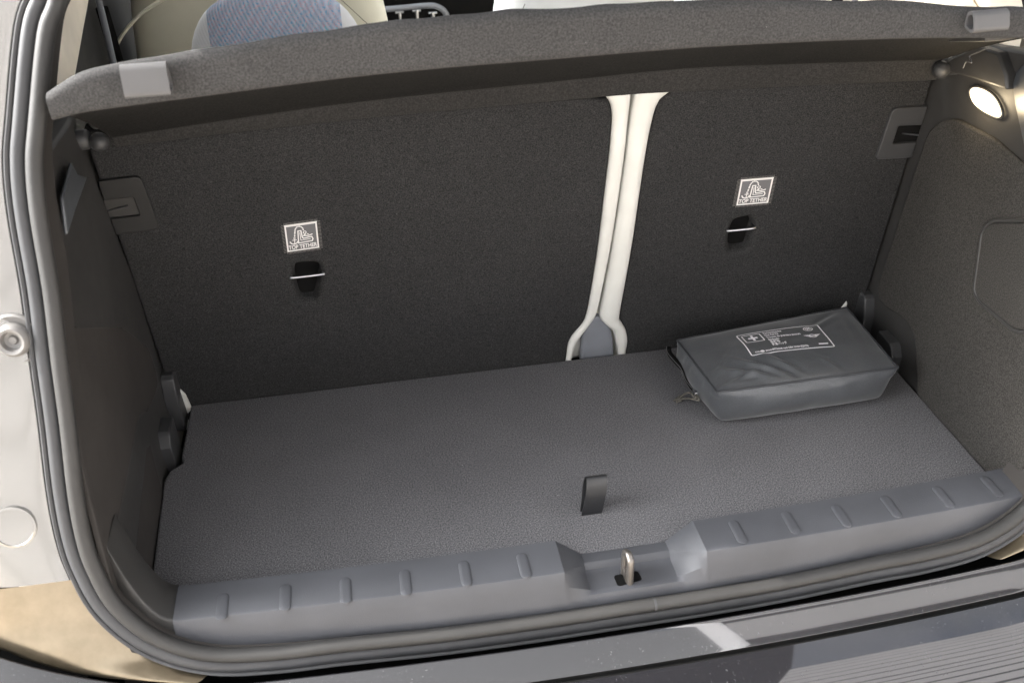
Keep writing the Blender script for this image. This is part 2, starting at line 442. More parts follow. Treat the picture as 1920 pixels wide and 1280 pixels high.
# ---- opening outline (left half in world coordinates, seal centre line)
SEALPX = [(112, 0), (91, 67), (74, 235), (69, 310), (77, 403), (100, 542), (115, 670), (131, 792), (145, 917), (160, 1000), (180, 1060), (222, 1132), (300, 1192), (400, 1220), (520, 1217), (640, 1203)]
L = hits(SEALPX, OPEN)
L = [Vector((-.30, -.19, .715)), Vector((-.40, -.197, .695)), Vector((-.445, -.21, .655))] + L
def oy(z): return -.44+.35*z
mid_bot = [Vector((x, oy(z), z)) for x, z in ((-.19, -.022), (-.09, -.024), (0, -.024))]
half = L + mid_bot                     # top-left ... bottom-centre
right = mir(half[:-1])[::-1]
loop = half + right                    # ends at top right
loop = smooth_poly(loop, closed=True, n=6)
ON = Vector((0, -1, .35)).normalized()
def offs(path, d):
    """offset a closed path outwards in the opening plane"""
    N = len(path); out = []
    for i in range(N):
        t_ = (path[(i+1) % N]-path[i-1]).normalized(); o_ = t_.cross(ON).normalized()
        if o_.dot(path[i]-Vector((0, oy(.33), .33))) < 0: o_ = -o_
        out.append(path[i]+o_*d)
    return out

bm = bmesh.new()
add_tube(bm, [p+ON*.006 for p in loop], .0078, 12, closed=True, ref=ON)
seal = obj('boot_seal', bm, M['rubber'], car, smooth=180)
tag(seal, 'black rubber seal running round the boot opening')
# lip strip outside the bulb, with a groove and a small bead
bm = bmesh.new()
prof = [(.006, -.006), (.0085, -.004), (.0095, .000), (.011, .0025), (.0165, .0045), (.0215, .0030), (.0228, .0005), (.0238, .0025), (.0262, .0028), (.0280, .0), (.0285, -.006), (.0285, -.016)]
rows = [[p+ON*h for p in offs(loop, d)] for d, h in prof]
add_grid(bm, rows, closed_v=True)
lip = obj('seal_lip', bm, M['rubber2'], seal, smooth=60)
# joint in the seal (the little weld right of centre)
bm = bmesh.new()
p0 = hit(1222, 1128, OPEN); q0 = p0+Vector((.0025, 0, 0))
add_tube(bm, [p0+ON*.006, q0+ON*.006], .0084, 12)
obj('seal_joint', bm, M['rubber2'], seal, smooth=60)

# ---- inner return: plastic/sheet-metal frame behind the seal, all round
bm = bmesh.new()
inn = offs(loop, -.004); inn2 = [p+Vector((0, .05, 0)) for p in offs(loop, -.002)]
add_grid(bm, [[p-ON*.002 for p in inn], inn2], closed_v=True)
obj('opening_frame', bm, M['side_plain'], car, smooth=60)

# ---- sill trim with notch
def ycurve(x): return .058*x*x
NX0, NX1, NX2, NX3 = -.056, -.026, .072, .102
def nfac(x):
    if x <= NX0 or x >= NX3: return 0.0
    if x < NX1: t_ = (x-NX0)/(NX1-NX0)
    elif x > NX2: t_ = (NX3-x)/(NX3-NX2)
    else: return 1.0
    return t_
bm = bmesh.new()
xs = []
x = -.463
while x < NX0-.004: xs.append(x); x += .02
xs += [NX0-.003, NX0-.0015, NX0]+[NX0+(NX1-NX0)*k/8 for k in range(1, 9)]+[NX1+.003]+[NX1+(NX2-NX1)*k/8 for k in range(1, 8)]+[NX2-.003]+[NX2+(NX3-NX2)*k/8 for k in range(0, 9)]+[NX3+.0015, NX3+.003]
x = NX3+.02
while x < .499: xs.append(x); x += .02
xs.append(.499)
FULL = [(-.372, -.02), (-.3865, .020), (-.3885, .0285), (-.3900, .0300), (-.410, .0303), (-.4355, .0300), (-.4378, .0292), (-.4390, .0272), (-.4425, .012), (-.446, -.006), (-.448, -.020), (-.445, -.03)]
LOW = [(-.372, -.02), (-.384, -.004), (-.388, .0020), (-.392, .0030), (-.403, .0030), (-.4055, .0012), (-.408, -.0035), (-.412, -.0050), (-.436, -.0050), (-.4415, -.0068), (-.446, -.018), (-.445, -.03)]
rows = []
for x in xs:
    f = nfac(x)
    zt = .030
    rows.append([Vector((x, (a[0]*(1-f)+b_[0]*f)+ycurve(x), a[1]*(1-f)+b_[1]*f)) for a, b_ in zip(FULL, LOW)])
add_grid(bm, rows)
# capsule ribs
def rib(bm, x, y):
    n = 8; rows = []
    for r, h in ((.0062, -.001), (.0060, .0006), (.0050, .0013), (.0025, .0016)):
        ln = .0125-(.0062-r)
        ring = [Vector((x+r*math.cos(PI*k/n), y+ln+r*math.sin(PI*k/n), .0301+h)) for k in range(n+1)]
        ring += [Vector((x-r*math.cos(PI*k/n), y-ln-r*math.sin(PI*k/n), .0301+h)) for k in range(n+1)]
        rows.append(ring)
    V = add_grid(bm, rows, closed_v=True); bm.faces.new(V[-1])
for px, py in ((417, 1135), (535, 1118), (648, 1105), (760, 1090), (872, 1073), (982, 1058), (1383, 995), (1482, 978), (1577, 965), (1670, 948), (1768, 930), (1858, 910)):
    p = hit(px, py, ((0, 0, 1), .03)); rib(bm, p.x, p.y-.001)
sill = obj('sill_trim', bm, M['sill'], car, smooth=28)
for p_ in ():
    pass
tag(sill, 'grey plastic loading sill trim with raised ribs and latch notch')
bm2 = bmesh.new(); add_box(bm2, (.004, -.438, -.0085), (.032, -.418, .0025))
# dark slot for the striker: thin recessed insert
bmS = slab(round_poly([(.004, -.437, -.0042), (.033, -.433, -.0042), (.031, -.419, -.0042), (.003, -.421, -.0042)], .004), (0, 0, 1), .006)
bm2.free(); obj('striker_slot', bmS, M['dark'], sill)
# end caps of the sill, corner pieces filling up to the seal
for s in (-1, 1):
    rows = []
    for k in range(9):
        a = k/8
        x = s*(.463+.05*a) if s < 0 else s*(.499+.02*a)
        lift = .085*a*a
        r_ = []
        for yy, zz in FULL:
            r_.append(Vector((x, yy+ycurve(x)+lift*.30+.003, zz+lift-.0015)))
        rows.append(r_)
    bm = bmesh.new(); add_grid(bm, rows); obj('sill_corner', bm, M['trim'], car, smooth=50)
# striker loop
bm = bmesh.new()
c0 = Vector((.018, -.428, -.03))
path = [Vector((.018, -.4335, -.03)), Vector((.018, -.4335, .022)), Vector((.0178, -.431, .0285)), Vector((.0172, -.4265, .0310)), Vector((.0165, -.4215, .0285)), Vector((.016, -.4195, .022)), Vector((.016, -.4195, -.03))]
add_tube(bm, smooth_poly(path, n=5), .0042, 12)
add_box(bm, (.0135, -.4335, -.03), (.0165, -.4195, .008))
stk = obj('striker', bm, M['bronze'], car, smooth=50)
tag(stk, 'metal latch striker loop in the sill notch')

# ---- under floor and rear bulkhead (dark)
bm = bmesh.new()
add_box(bm, (-.56, -.41, -.10), (.56, .06, -.085)); add_box(bm, (-.56, -.43, -.085), (.56, -.41, -.026))
obj('boot_well', bm, M['dark'], car)

# ---- side trims (right built from the photograph, left mirrored)
XW = .5
PC = ((1, 0, 0), XW-.005); PR = ((1, 0, 0), XW); PL = ((1, 0, 0), -XW)
def yz(L): return [Vector((XW, a, b)) for a, b in L]
def opz(z, d=.012): return oy(z)+d
wall_pts = yz([(.06, -.06), (.05, 0), (.02, .2), (-.02, .40), (-.066, .43), (-.09, .462), (-.147, .466), (-.215, .478), (opz(.49), .49), (opz(.3), .3), (opz(.1), .1), (opz(0), 0), (opz(-.05), -.05)])
carp = yz([(-.110, .3675), (-.100, .362), (-.082, .335), (-.030, .085), (-.034, .062), (-.06, .062), (-.112, .083), (-.134, .072), (-.147, .04), (-.168, -.008), (-.40, -.008), (-.395, .10), (-.345, .28), (-.300, .352), (-.285, .372), (-.255, .374), (-.16, .372)])
carp[0] = hit(1790, 222, PC); carp[1] = hit(1762, 226, PC); carp[2] = hit(1738, 248, PC)
carp[3] = hit(1645, 535, PC); carp[4] = hit(1645, 560, PC); carp[5] = hit(1662, 578, PC); carp[6] = hit(1698, 600, PC); carp[7] = hit(1715, 632, PC); carp[8] = hit(1717, 690, PC); carp[9] = hit(1718, 745, PC)
carp[15] = Vector((.5, -.262, .368)); carp[16] = hit(1860, 258, PC)
carp = [Vector((.5, p.y, p.z)) for p in carp]
carpL = carp[:10]+[Vector((.5, -.437, -.008)), Vector((.5, -.43, .03)), Vector((.5, -.335, .30)), Vector((.5, -.31, .372)), Vector((.5, -.25, .374)), Vector((.5, -.16, .372))]
cover = round_poly(hits([(1868, 412), (1850, 430), (1834, 545), (1846, 566), (1912, 620)], PR)+yz([(-.345, .20), (-.345, .235), (-.318, .305), (-.30, .318)]), .016)
lampp = hits([(1823, 168), (1832, 162), (1850, 166), (1868, 178), (1880, 196), (1885, 212), (1882, 220), (1873, 221), (1850, 210), (1832, 196), (1823, 180)], PR)
PC = ((1, 0, 0), XW-.005)
def mirw(L):
    out = []
    for p in L:
        k = max(0, min(1, (p.y+.40)/.40)); up_ = max(0, min(1, p.z/.10))
        out.append(Vector((-p.x-(.003+.022*up_)*(1-k)-.022*k, p.y, p.z)))
    return out
for s in (1, -1):
    mr = (lambda L: [Vector(p) for p in L]) if s > 0 else mirw
    nrm = Vector((-s, 0, 0))
    wp = mr(wall_pts)
    if s < 0:
        tl = hits([(141, 200), (131, 228), (93, 282)], ((1, 0, 0), -.514))
        wp = wp[:5]+tl+wp[9:]
    st = obj('side_trim', slab(wp, nrm, .02), M['trim'], car, bevel=.004, smooth=40)
    tag(st, 'black plastic side trim on the %s of the boot' % ('right' if s > 0 else 'left'))
    o = obj('carpet_panel', slab([p+nrm*(.005 if s > 0 else .0012) for p in mr(round_poly(carp if s > 0 else carpL, .012, 4))], nrm, .006), M['carpet_side'] if s > 0 else M['side_plain'], st, bevel=.003 if s > 0 else .001, seg=3, smooth=40)
    if s > 0:
        cvp = cover
        o = obj('hatch_cover', slab([p+nrm*.0075 for p in inset(cvp, nrm, .0032)], nrm, .004), M['carpet_side'], st, bevel=.0014, seg=2)
        bm = bmesh.new(); add_tube(bm, [p+nrm*.0048 for p in cvp], .0030, 8, closed=True); obj('groove_shade', bm, M['trim'], st, smooth=180)  # raised dark bead, shade of the pressed groove put into colour
    # ledge under the shelf
    led = [hit(1772, 128, PR), hit(1800, 108, PR), hit(1850, 84, PR), hit(1890, 98, PR), hit(1905, 140, PR), hit(1906, 168, PR), hit(1840, 146, PR)]
    if s > 0: o = obj('ledge', slab([p+nrm*.012 for p in mr(led)], nrm, .014), M['trim'], st, bevel=.003, smooth=40)
    # smooth trim facet beside the opening, sky reflection put into its colour
    if s > 0:
        f = yz([(-.212, .455), (-.232, .478), (-.262, .486), (opz(.42, .02), .42), (opz(.385, .02), .385), (-.225, .422), (-.212, .44)])
        rows = [p+nrm*(.004+(.016 if i in (2, 3, 4) else 0)) for i, p in enumerate(f)]
    else:
        f = hits([(130, 305), (147, 326), (165, 332), (143, 392), (122, 442), (112, 370)], ((1, 0, 0), -.508))
        rows = [p+Vector((.003 if i in (0, 4, 5) else 0, 0, 0)) for i, p in enumerate(f)]
    o = obj('edge_facet', slab(rows, nrm, .004), M['facet'], st, bevel=.002, smooth=40)
    # seat-back locking blocks
    for (y0, y1, z1) in ((-.032, .004, .066), (-.120, -.075, .038)):
        bm = bmesh.new()
        xb_ = .485 if s > 0 else -.504
        pts = [Vector((xb_, y0, -.02)), Vector((xb_, y0-.002, z1*.55)), Vector((xb_, y0+.006, z1-.004)), Vector((xb_, y0+.012, z1)), Vector((xb_, y1, z1)), Vector((xb_, y1, -.02))]
        add_slab(bm, pts, (-s, 0, 0), .018)
        obj('floor_bracket', bm, M['latch'], st, bevel=.0018, smooth=30, seg=2)
    if s > 0:
        ring = [p+nrm*.003 for p in smooth_poly(lampp, True, 4)]
        cen = sum(ring, Vector())/len(ring)
        bm = bmesh.new(); add_tube(bm, ring, .0016, 8, closed=True)
        lm = obj('boot_lamp', bm, M['trim'], st, smooth=180); tag(lm, 'lit oval boot lamp in the right side trim')
        # lens, domed  (same sub-part mesh carries both frame and lens)
        bm = bmesh.new(); bm.from_mesh(lm.data); 
        bm2 = bmesh.new()
        rows2 = [[cen+(p-cen)*k+nrm*h for p in ring] for k, h in ((1, 0), (.8, .0025), (.5, .004), (.15, .0045))]
        V = add_grid(bm2, rows2, closed_v=True, mi=1); bm2.faces.new(V[-1]).material_index = 1
        for v in bm2.verts: v.co -= BASE
        tmp = bpy.data.meshes.new('tmp'); bm2.to_mesh(tmp); bm2.free(); bm.from_mesh(tmp)
        bm.to_mesh(lm.data); bm.free(); bpy.data.meshes.remove(tmp); lm.data.materials.append(M['lamp'])
        for p in lm.data.polygons: p.use_smooth = True
        cl = cen-BASE
        vm = lt_.nodes.new('ShaderNodeVectorMath'); vm.operation = 'DISTANCE'; vm.inputs[1].default_value = cl+nrm*.004
        lt_.links.new(lt_.nodes.new('ShaderNodeTexCoord').outputs['Object'], vm.inputs[0])
        mr_ = lt_.nodes.new('ShaderNodeMapRange'); mr_.inputs['From Min'].default_value = .004; mr_.inputs['From Max'].default_value = .034
        mr_.inputs['To Min'].default_value = 2.6; mr_.inputs['To Max'].default_value = .25; lt_.links.new(vm.outputs['Value'], mr_.inputs['Value'])
        rb = lt_.nodes.new('ShaderNodeTexWave'); rb.inputs['Scale'].default_value = 160; rb.bands_direction = 'Y'
        lt_.links.new(lt_.nodes.new('ShaderNodeTexCoord').outputs['Object'], rb.inputs[0])
        ma = lt_.nodes.new('ShaderNodeMapRange'); ma.inputs['To Min'].default_value = .75; lt_.links.new(rb.outputs['Fac'], ma.inputs['Value'])
        mu = lt_.nodes.new('ShaderNodeMath'); mu.operation = 'MULTIPLY'; lt_.links.new(mr_.outputs[0], mu.inputs[0]); lt_.links.new(ma.outputs[0], mu.inputs[1])
        lt_.links.new(mu.outputs[0], lb_.inputs['Emission Strength'])
        pl_ = bpy.data.lights.new('boot_lamp_bulb', 'POINT'); pl_.energy = .05; pl_.color = (1, .80, .52); pl_.shadow_soft_size = .01
        po_ = bpy.data.objects.new('boot_lamp_bulb', pl_); COL.objects.link(po_); po_.parent = lm; po_.location = cl+nrm*.022

# ball pivots for the parcel shelf
for s in (1, -1):
    bm = bmesh.new()
    c = Vector((s*.492-(.014 if s < 0 else 0), -.098, .428))
    add_disc(bm, c+Vector((s*.012, 0, 0)), (-s, 0, 0), [(.011, 0), (.011, .010), (.009, .013)], 20)
    for r in range(1):
        bmesh.ops.create_uvsphere(bm, u_segments=20, v_segments=12, radius=.0105, matrix=Matrix.Translation(c-Vector((s*.010, 0, .004))))
        bmesh.ops.create_uvsphere(bm, u_segments=16, v_segments=10, radius=.0075, matrix=Matrix.Translation(c-Vector((s*.012, 0, -.018))))
    obj('shelf_pivot', bm, M['latch'], car, smooth=60)

# ---- rear seats
NB = Vector((0, -1, -T9)).normalized()      # facing the boot
def bp(px, py): return hit(px, py, BACK)
def up_back(p, dz):                          # move along the leaning backrest
    return p+Vector((0, -T9, 1))*dz
gap = [(1187, 172), (1184, 200), (1178, 250), (1166, 350), (1153, 440), (1140, 510), (1129, 560), (1122, 588)]
outL = [(1126, 172), (1142, 190), (1147, 205), (1148, 230), (1143, 290), (1131, 390), (1121, 470), (1109, 545), (1100, 590), (1092, 608), (1075, 628), (1066, 645), (1062, 672), (1058, 700)]
inL = [(1187, 172), (1185, 188), (1183, 205), (1180, 230), (1174, 290), (1160, 390), (1147, 470), (1132, 545), (1122, 588), (1112, 606), (1094, 630), (1082, 648), (1076, 670), (1072, 700)]
outR = [(1264, 167), (1243, 182), (1235, 192), (1226, 215), (1214, 270), (1200, 360), (1187, 450), (1173, 530), (1162, 592), (1166, 606), (1174, 620), (1177, 640), (1174, 662), (1170, 700)]
inR = [(1189, 172), (1187, 185), (1184, 200), (1180, 225), (1172, 290), (1158, 390), (1145, 470), (1132, 545), (1123, 592), (1130, 606), (1147, 622), (1152, 640), (1157, 662), (1158, 700)]
def bolster(bm, A, B, bulge):
    sgn_ = 1 if B[0][0] > A[0][0] else -1
    A = smooth_poly([bp(*p) for p in A], n=5); B = smooth_poly([bp(p[0]-2.6*sgn_, p[1]) for p in B], n=5)
    rows = []
    for a, b_ in zip(A, B):
        wd = (a-b_).length
        r_ = []
        for k in range(13):
            t_ = k/12; th = PI*t_
            q = a.lerp(b_, .5-.5*math.cos(th))
            r_.append(q+NB*(math.sin(th)**.8*min(bulge, wd*.42)-.004))
        # wrap backwards
        r_ = [a-NB*.03]+r_+[b_-NB*.035]
        rows.append(r_)
    add_grid(bm, rows)
seats = []
for s in (-1, 1):
    # foam body of the seat
    x0, x1 = (-.505, .075) if s < 0 else (.125, .485)
    bm = bmesh.new()
    def sb(x, z, d): return Vector((x, -T9*z+d, z))
    rows = []
    for d, z in ((.022, -.02), (.022, .43), (.03, .455), (.06, .468), (.10, .46), (.125, .43), (.135, .2), (.15, -.02)):
        rows.append([sb(x0, z, d), sb(x0+.02, z, d), sb((x0+x1)/2, z, d), sb(x1-.02, z, d), sb(x1, z, d)])
    add_grid(bm, rows, closed_u=True)
    bm.edges.ensure_lookup_table(); bmesh.ops.holes_fill(bm, edges=[e for e in bm.edges if e.is_boundary])
    seat = obj('rear_seat', bm, M['cream'], car, smooth=50, bevel=.01)
    tag(seat, ('wide left' if s < 0 else 'narrow right')+' part of the split rear seat back')
    seats.append(seat)
    # carpeted board
    if s < 0:
        pts = [bp(*p) for p in outL[1:]]
        pts = smooth_poly(pts, n=3)+[Vector((.04, .004, -.03)), Vector((-.519, .004, -.03)), Vector((-.519, -T9*.425, .425)), up_back(bp(1090, 182), 0)]
        pts = round_poly(pts[:-3], 0)+pts[-3:]
    else:
        pts = [bp(*p) for p in outR[1:]]
        pts = smooth_poly(pts, n=3)+[Vector((.135, .004, -.03)), Vector((.497, .004, -.03)), Vector((.497, -T9*.425, .425)), Vector((.175, -T9*.425, .425))]
    pts = [Vector((p.x, -T9*p.z, p.z)) for p in pts]
    if s < 0: pk = [(552, 494), (598, 493), (605, 510), (598, 545), (594, 564), (560, 567), (552, 545), (547, 516)]; bar = ((546, 520), (606, 513))
    else: pk = [(1376, 412), (1410, 405), (1418, 422), (1414, 432), (1405, 470), (1368, 474), (1364, 455), (1369, 430)]; bar = ((1365, 432), (1415, 427))
    P = round_poly([bp(*p) for p in pk], .008, 4)
    P = [Vector((p.x, -T9*p.z, p.z)) for p in P]
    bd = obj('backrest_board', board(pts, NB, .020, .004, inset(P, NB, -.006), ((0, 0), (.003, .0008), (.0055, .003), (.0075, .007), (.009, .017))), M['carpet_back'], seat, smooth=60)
    flatten(bd, NB)
    bm = bmesh.new()
    add_slab(bm, [p-NB*.0165 for p in inset(P, NB, .0035)], NB, .003)
    a = bp(*bar[0]); b_ = bp(*bar[1])
    bar_o = obj('recess_shade', bm, M['dark'], seat)  # dark plate puts the pocket's shade into its colour
    bm = bmesh.new()
    add_tube(bm, smooth_poly([a-NB*.014, a-NB*.002, a.lerp(b_, .06)+NB*.001, a.lerp(b_, .94)+NB*.001, b_-NB*.002, b_-NB*.014], n=5), .0017, 10)
    obj('tether_anchor', bm, M['steel'], seat, smooth=60)
    # sewn label
    lb = [(531, 422), (595, 414), (598, 463), (540, 472)] if s < 0 else [(1389, 336), (1450, 332), (1440, 379), (1379, 385)]
    Q = [bp(*p) for p in lb]
    cen = sum(Q, Vector())/4
    if s < 0: ex = (Q[1]-Q[0]+Q[2]-Q[3])/2; ey = (Q[0]-Q[3]+Q[1]-Q[2])/2
    else: ex = (Q[1]-Q[0]+Q[2]-Q[3])/2; ey = (Q[0]-Q[3]+Q[1]-Q[2])/2
    def onlab(u, v, h=0.0): return cen+ex*(u-.5)+ey*(v-.5)+NB*(.0008+h)
    bm = bmesh.new()
    add_slab(bm, [onlab(0, 0, .0004), onlab(1, 0, .0004), onlab(1, 1, .0004), onlab(0, 1, .0004)], NB, .0008)
    F = Flat()
    F.line([(.03, .03), (.97, .03), (.97, .96), (.03, .96)], .045, 1, closed=True)
    F.poly([(0, .965), (1, .965), (1, 1.01), (0, 1.01)], 1)
    # child-seat pictogram
    seatL = [(.40, .74), (.49, .74), (.51, .50), (.54, .44), (.80, .47), (.83, .38), (.80, .31), (.38, .29)]
    F.line(seatL, .036, 1, closed=True)
    F.line([(.45, .68), (.46, .38), (.76, .39)], .022, 1)
    F.circle((.60, .66), .045, .024, 1, 12)
    F.line([(.62, .60), (.56, .54), (.70, .52), (.83, .56)], .036, 1)
    F.line([(.66, .60), (.72, .57)], .028, 1)
    arc = [(.44+.13*math.cos(a_), .74+.17*math.sin(a_)) for a_ in [PI*k/8 for k in range(0, 9)]]
    arc = arc + [(.29, .62), (.28, .52)]
    for i in range(len(arc)-1): F.line([arc[i], ((arc[i][0]*.2+arc[i+1][0]*.8), (arc[i][1]*.2+arc[i+1][1]*.8))], .04, 1)
    F.circle((.27, .49), .024, .018, 1, 10)
    F.line([(.27, .46), (.26, .28)], .026, 1); F.line([(.20, .42), (.33, .42)], .026, 1)
    F.line([(.12, .38), (.16, .30), (.25, .265), (.33, .30), (.36, .37)], .036, 1)
    F.text(.06, .085, 'TOP TETHER', .21, 1, width=.88)
    F.emit(bm, lambda u, v: onlab(u, v, .0007))
    # overlock stitches round the edge
    for k in range(26):
        u = k/25
        for v0, v1 in ((-.01, -.09), (1.01, 1.08)):
            a = onlab(u, v0); b_ = onlab(u+.012, v1); d_ = ex.normalized()*.00022
            vs = [bm.verts.new(p) for p in (a-d_, a+d_, b_+d_, b_-d_)]; bm.faces.new(vs).material_index = 2
    for k in range(20):
        v = k/19
        for u0, u1 in ((-.01, -.10), (1.01, 1.10)):
            a = onlab(u0, v); b_ = onlab(u1, v-.02); d_ = ey.normalized()*.00022
            vs = [bm.verts.new(p) for p in (a-d_, a+d_, b_+d_, b_-d_)]; bm.faces.new(vs).material_index = 2
    obj('tether_label', bm, [M['label'], M['thread'], M['label_edge']], seat, recalc=False)
    # release bezel at the outer side
    bz = [bp(*p) for p in ((1740, 197), (1672, 201), (1641, 292), (1644, 297), (1720, 292))]
    bz[0].x = .499; bz[4].x = .499
    bz = [Vector((min(p.x, .4995), -T9*p.z, p.z)) for p in bz]
    sl_ = [bp(*p) for p in ((1730, 232), (1682, 234), (1671, 268), (1720, 264))]; sl_[0].x = .51; sl_[3].x = .51
    if s < 0:
        sh_ = Vector((-.021, 0, 0)); bz = [p+sh_ for p in mir(bz)]; sl_ = [p+sh_ for p in mir(sl_)]
    xe = math.copysign(.4985 if s > 0 else .5195, bz[0].x)
    q1, q2, q3, q0 = sl_[1], sl_[2], sl_[3].copy(), sl_[0].copy(); q3.x = xe; q0.x = xe; bz[0].x = xe; bz[4].x = xe
    cs_ = [bz[0], bz[1], bz[2], bz[3], bz[4], q3, q2, q1, q0]
    cs_ = [Vector((p.x, -T9*p.z, p.z))+NB*.004 for p in round_poly(cs_, [0, .009, .004, .004, 0, 0, .003, .003, 0], 4)]
    bez = obj('latch_bezel', board(cs_, NB, .006, .0010), [M['latch'], M['dark'], M['steel']] if s > 0 else [M['bezel_dark'], M['trim'], M['latch']], seat, smooth=50)
    flatten(bez, NB)
    bm = bmesh.new(); bm.from_mesh(bez.data)
    sv = [p+NB*.0003-BASE for p in sl_]
    f = bm.faces.new([bm.verts.new(p) for p in sv]); f.material_index = 1  # right slot's shade put into colour as a flat dark face
    a = bp(1690, 249)+NB*.002-BASE; b_ = bp(1720, 252)+NB*.002-BASE
    if s < 0:
        a = Vector((-a.x-.021, a.y, a.z)); b_ = Vector((-b_.x-.021, b_.y, b_.z))
    add_tube(bm, [a, b_], .0012, 8, mi=2)
    bm.to_mesh(bez.data); bm.free()
    # leather bolster beside the split
    bm = bmesh.new(); bolster(bm, outL if s < 0 else outR, inL if s < 0 else inR, .010)
    # small wedge of leather at the outer bottom corner
    wd = [(336, 726), (348, 738), (360, 764), (352, 772)] if s < 0 else [(1572, 582), (1587, 564), (1584, 590)]
    obj('leather_edge', bm, M['cream'], seat, smooth=60)
    bm = bmesh.new(); add_slab(bm, [hit(*p, BACK)+NB*.004 for p in wd], NB, .01)
    obj('cushion_corner', bm, M['cream'], seat, bevel=.001)
    # headrest: white sides, cloth centre
    hx = -.305 if s < 0 else .300
    bm = bmesh.new()
    nu, nv = 28, 20; rows = []
    for i in range(nv+1):
        ph = -PI/2+PI*i/nv
        r_ = []
        for j in range(nu):
            th = 2*PI*j/nu
            def se(c_, e): return math.copysign(abs(c_)**e, c_)
            X = .108*se(math.cos(ph), .62)*se(math.cos(th), .75); Y = .045*se(math.cos(ph), .62)*se(math.sin(th), .75); Z = .085*se(math.sin(ph), .85)
            r_.append(Vector((hx+X*(1-.10*(Z/.085)), .075+Y, .447+Z-.15*Y)))
        rows.append(r_)
    add_grid(bm, rows, closed_v=True)
    for f in bm.faces:
        c = f.calc_center_median()
        f.material_index = 1
    obj('headrest', bm, [M['white_leather'], M['cloth']], seat, smooth=180)
# grey hinge cover between the seats at the floor
bm = bmesh.new()
pts = [bp(*p)-NB*.006 for p in ((1090, 690), (1092, 640), (1098, 618), (1112, 603), (1122, 598), (1134, 602), (1146, 616), (1152, 640), (1154, 690))]
add_slab(bm, pts, NB, .012); o = obj('hinge_cover', bm, M['greypl'], car, bevel=.004, seg=3, smooth=40)

# ---- cabin in front of the boot
def cushion(bm, cx, cy, cz, sx, sy_, sz, e=.5, top=.0, lean=0, mi=0, nu=40, nv=26):
    rows = []
    se = lambda c_, e_: math.copysign(abs(c_)**e_, c_)
    for i in range(nv+1):
        ph = -PI/2+PI*i/nv; r_ = []
        for j in range(nu):
            th = 2*PI*j/nu
            X = sx*se(math.cos(ph), e)*se(math.cos(th), .6); Y = sy_*se(math.cos(ph), e)*se(math.sin(th), .6); Z = sz*se(math.sin(ph), .8)
            r_.append(Vector((cx+X*(1-top*max(0, Z/sz)), cy+Y+lean*Z, cz+Z)))
        rows.append(r_)
    add_grid(bm, rows, closed_v=True, mi=mi)
for s in (-1, 1):
    cx = -.355 if s < 0 else .245
    wx = .212 if s < 0 else .235
    bm = bmesh.new(); cushion(bm, cx, .50, .28, wx, .075, .40, e=.45, top=.18, lean=-.18)
    fs = obj('front_seat', bm, M['beige'] if s < 0 else M['white_leather'], car, smooth=180)
    tag(fs, 'beige leather front seat seen over the parcel shelf on the '+('left' if s < 0 else 'right'))
    bm = bmesh.new(); add_box(bm, (cx-wx, .45, -.32), (cx+wx, .95, -.12)); obj('seat_base', bm, M['beige'], fs, bevel=.03, smooth=50)
    if s < 0:
        # welt seam on the seat back, following the shell
        bm = bmesh.new()
        pl = ((0, 1, .18), .425+.18*.28)
        pts = smooth_poly(hits([(216, 92), (232, 62), (262, 28), (300, 2), (350, -25), (430, -45)], pl), n=6)
        add_tube(bm, [p+Vector((0, -.004, 0)) for p in pts], .0028, 8); obj('seat_welt', bm, M['beige'], fs, smooth=60)
    bm = bmesh.new(); pts = hits([(640, 0), (668, 20), (690, 42), (705, 60)] if s < 0 else [(984, 8), (978, 20), (972, 32), (968, 44)], ((0, 1, .18), .425+.18*.28))
    for i in range(24):
        p = pts[0].lerp(pts[-1], i/24); q = pts[0].lerp(pts[-1], (i+.5)/24)
        add_tube(bm, [p+Vector((0, -.001, 0)), q+Vector((0, -.001, 0))], .0007, 5)
    obj('seat_stitching', bm, M['dark'], fs)
# dashboard with toggle switches
bm = bmesh.new()
DY = 1.25
pl = ((0, 1, 0), DY)
add_box(bm, (-.75, DY+.06, -.3), (.75, DY+.2, .42))
dash = obj('dashboard', bm, M['dark'], car)
bm = bmesh.new()
ctr = smooth_poly(hits([(640, 22), (735, 17), (800, 11), (822, 14), (836, 26), (838, 45), (835, 80)], pl), n=5)
add_tube(bm, ctr, .007, 10); obj('switch_surround', bm, M['greypl'], dash, smooth=60)
for (px, py, wd_) in ((750, 32, .006), (782, 29, .008), (812, 33, .009)):
    bm = bmesh.new(); c = hit(px, py, pl); add_tube(bm, [c+Vector((0, 0, .012)), c-Vector((0, 0, .012))], [wd_*.6, wd_*.4], 8)
    obj('toggle_switch', bm, M['steel'], dash, smooth=60)
    bm = bmesh.new(); add_tube(bm, [c+Vector((-.010, 0, .011)), c+Vector((.010, 0, .011))], .0032, 8); obj('toggle_guard', bm, M['steel'], dash, smooth=60)

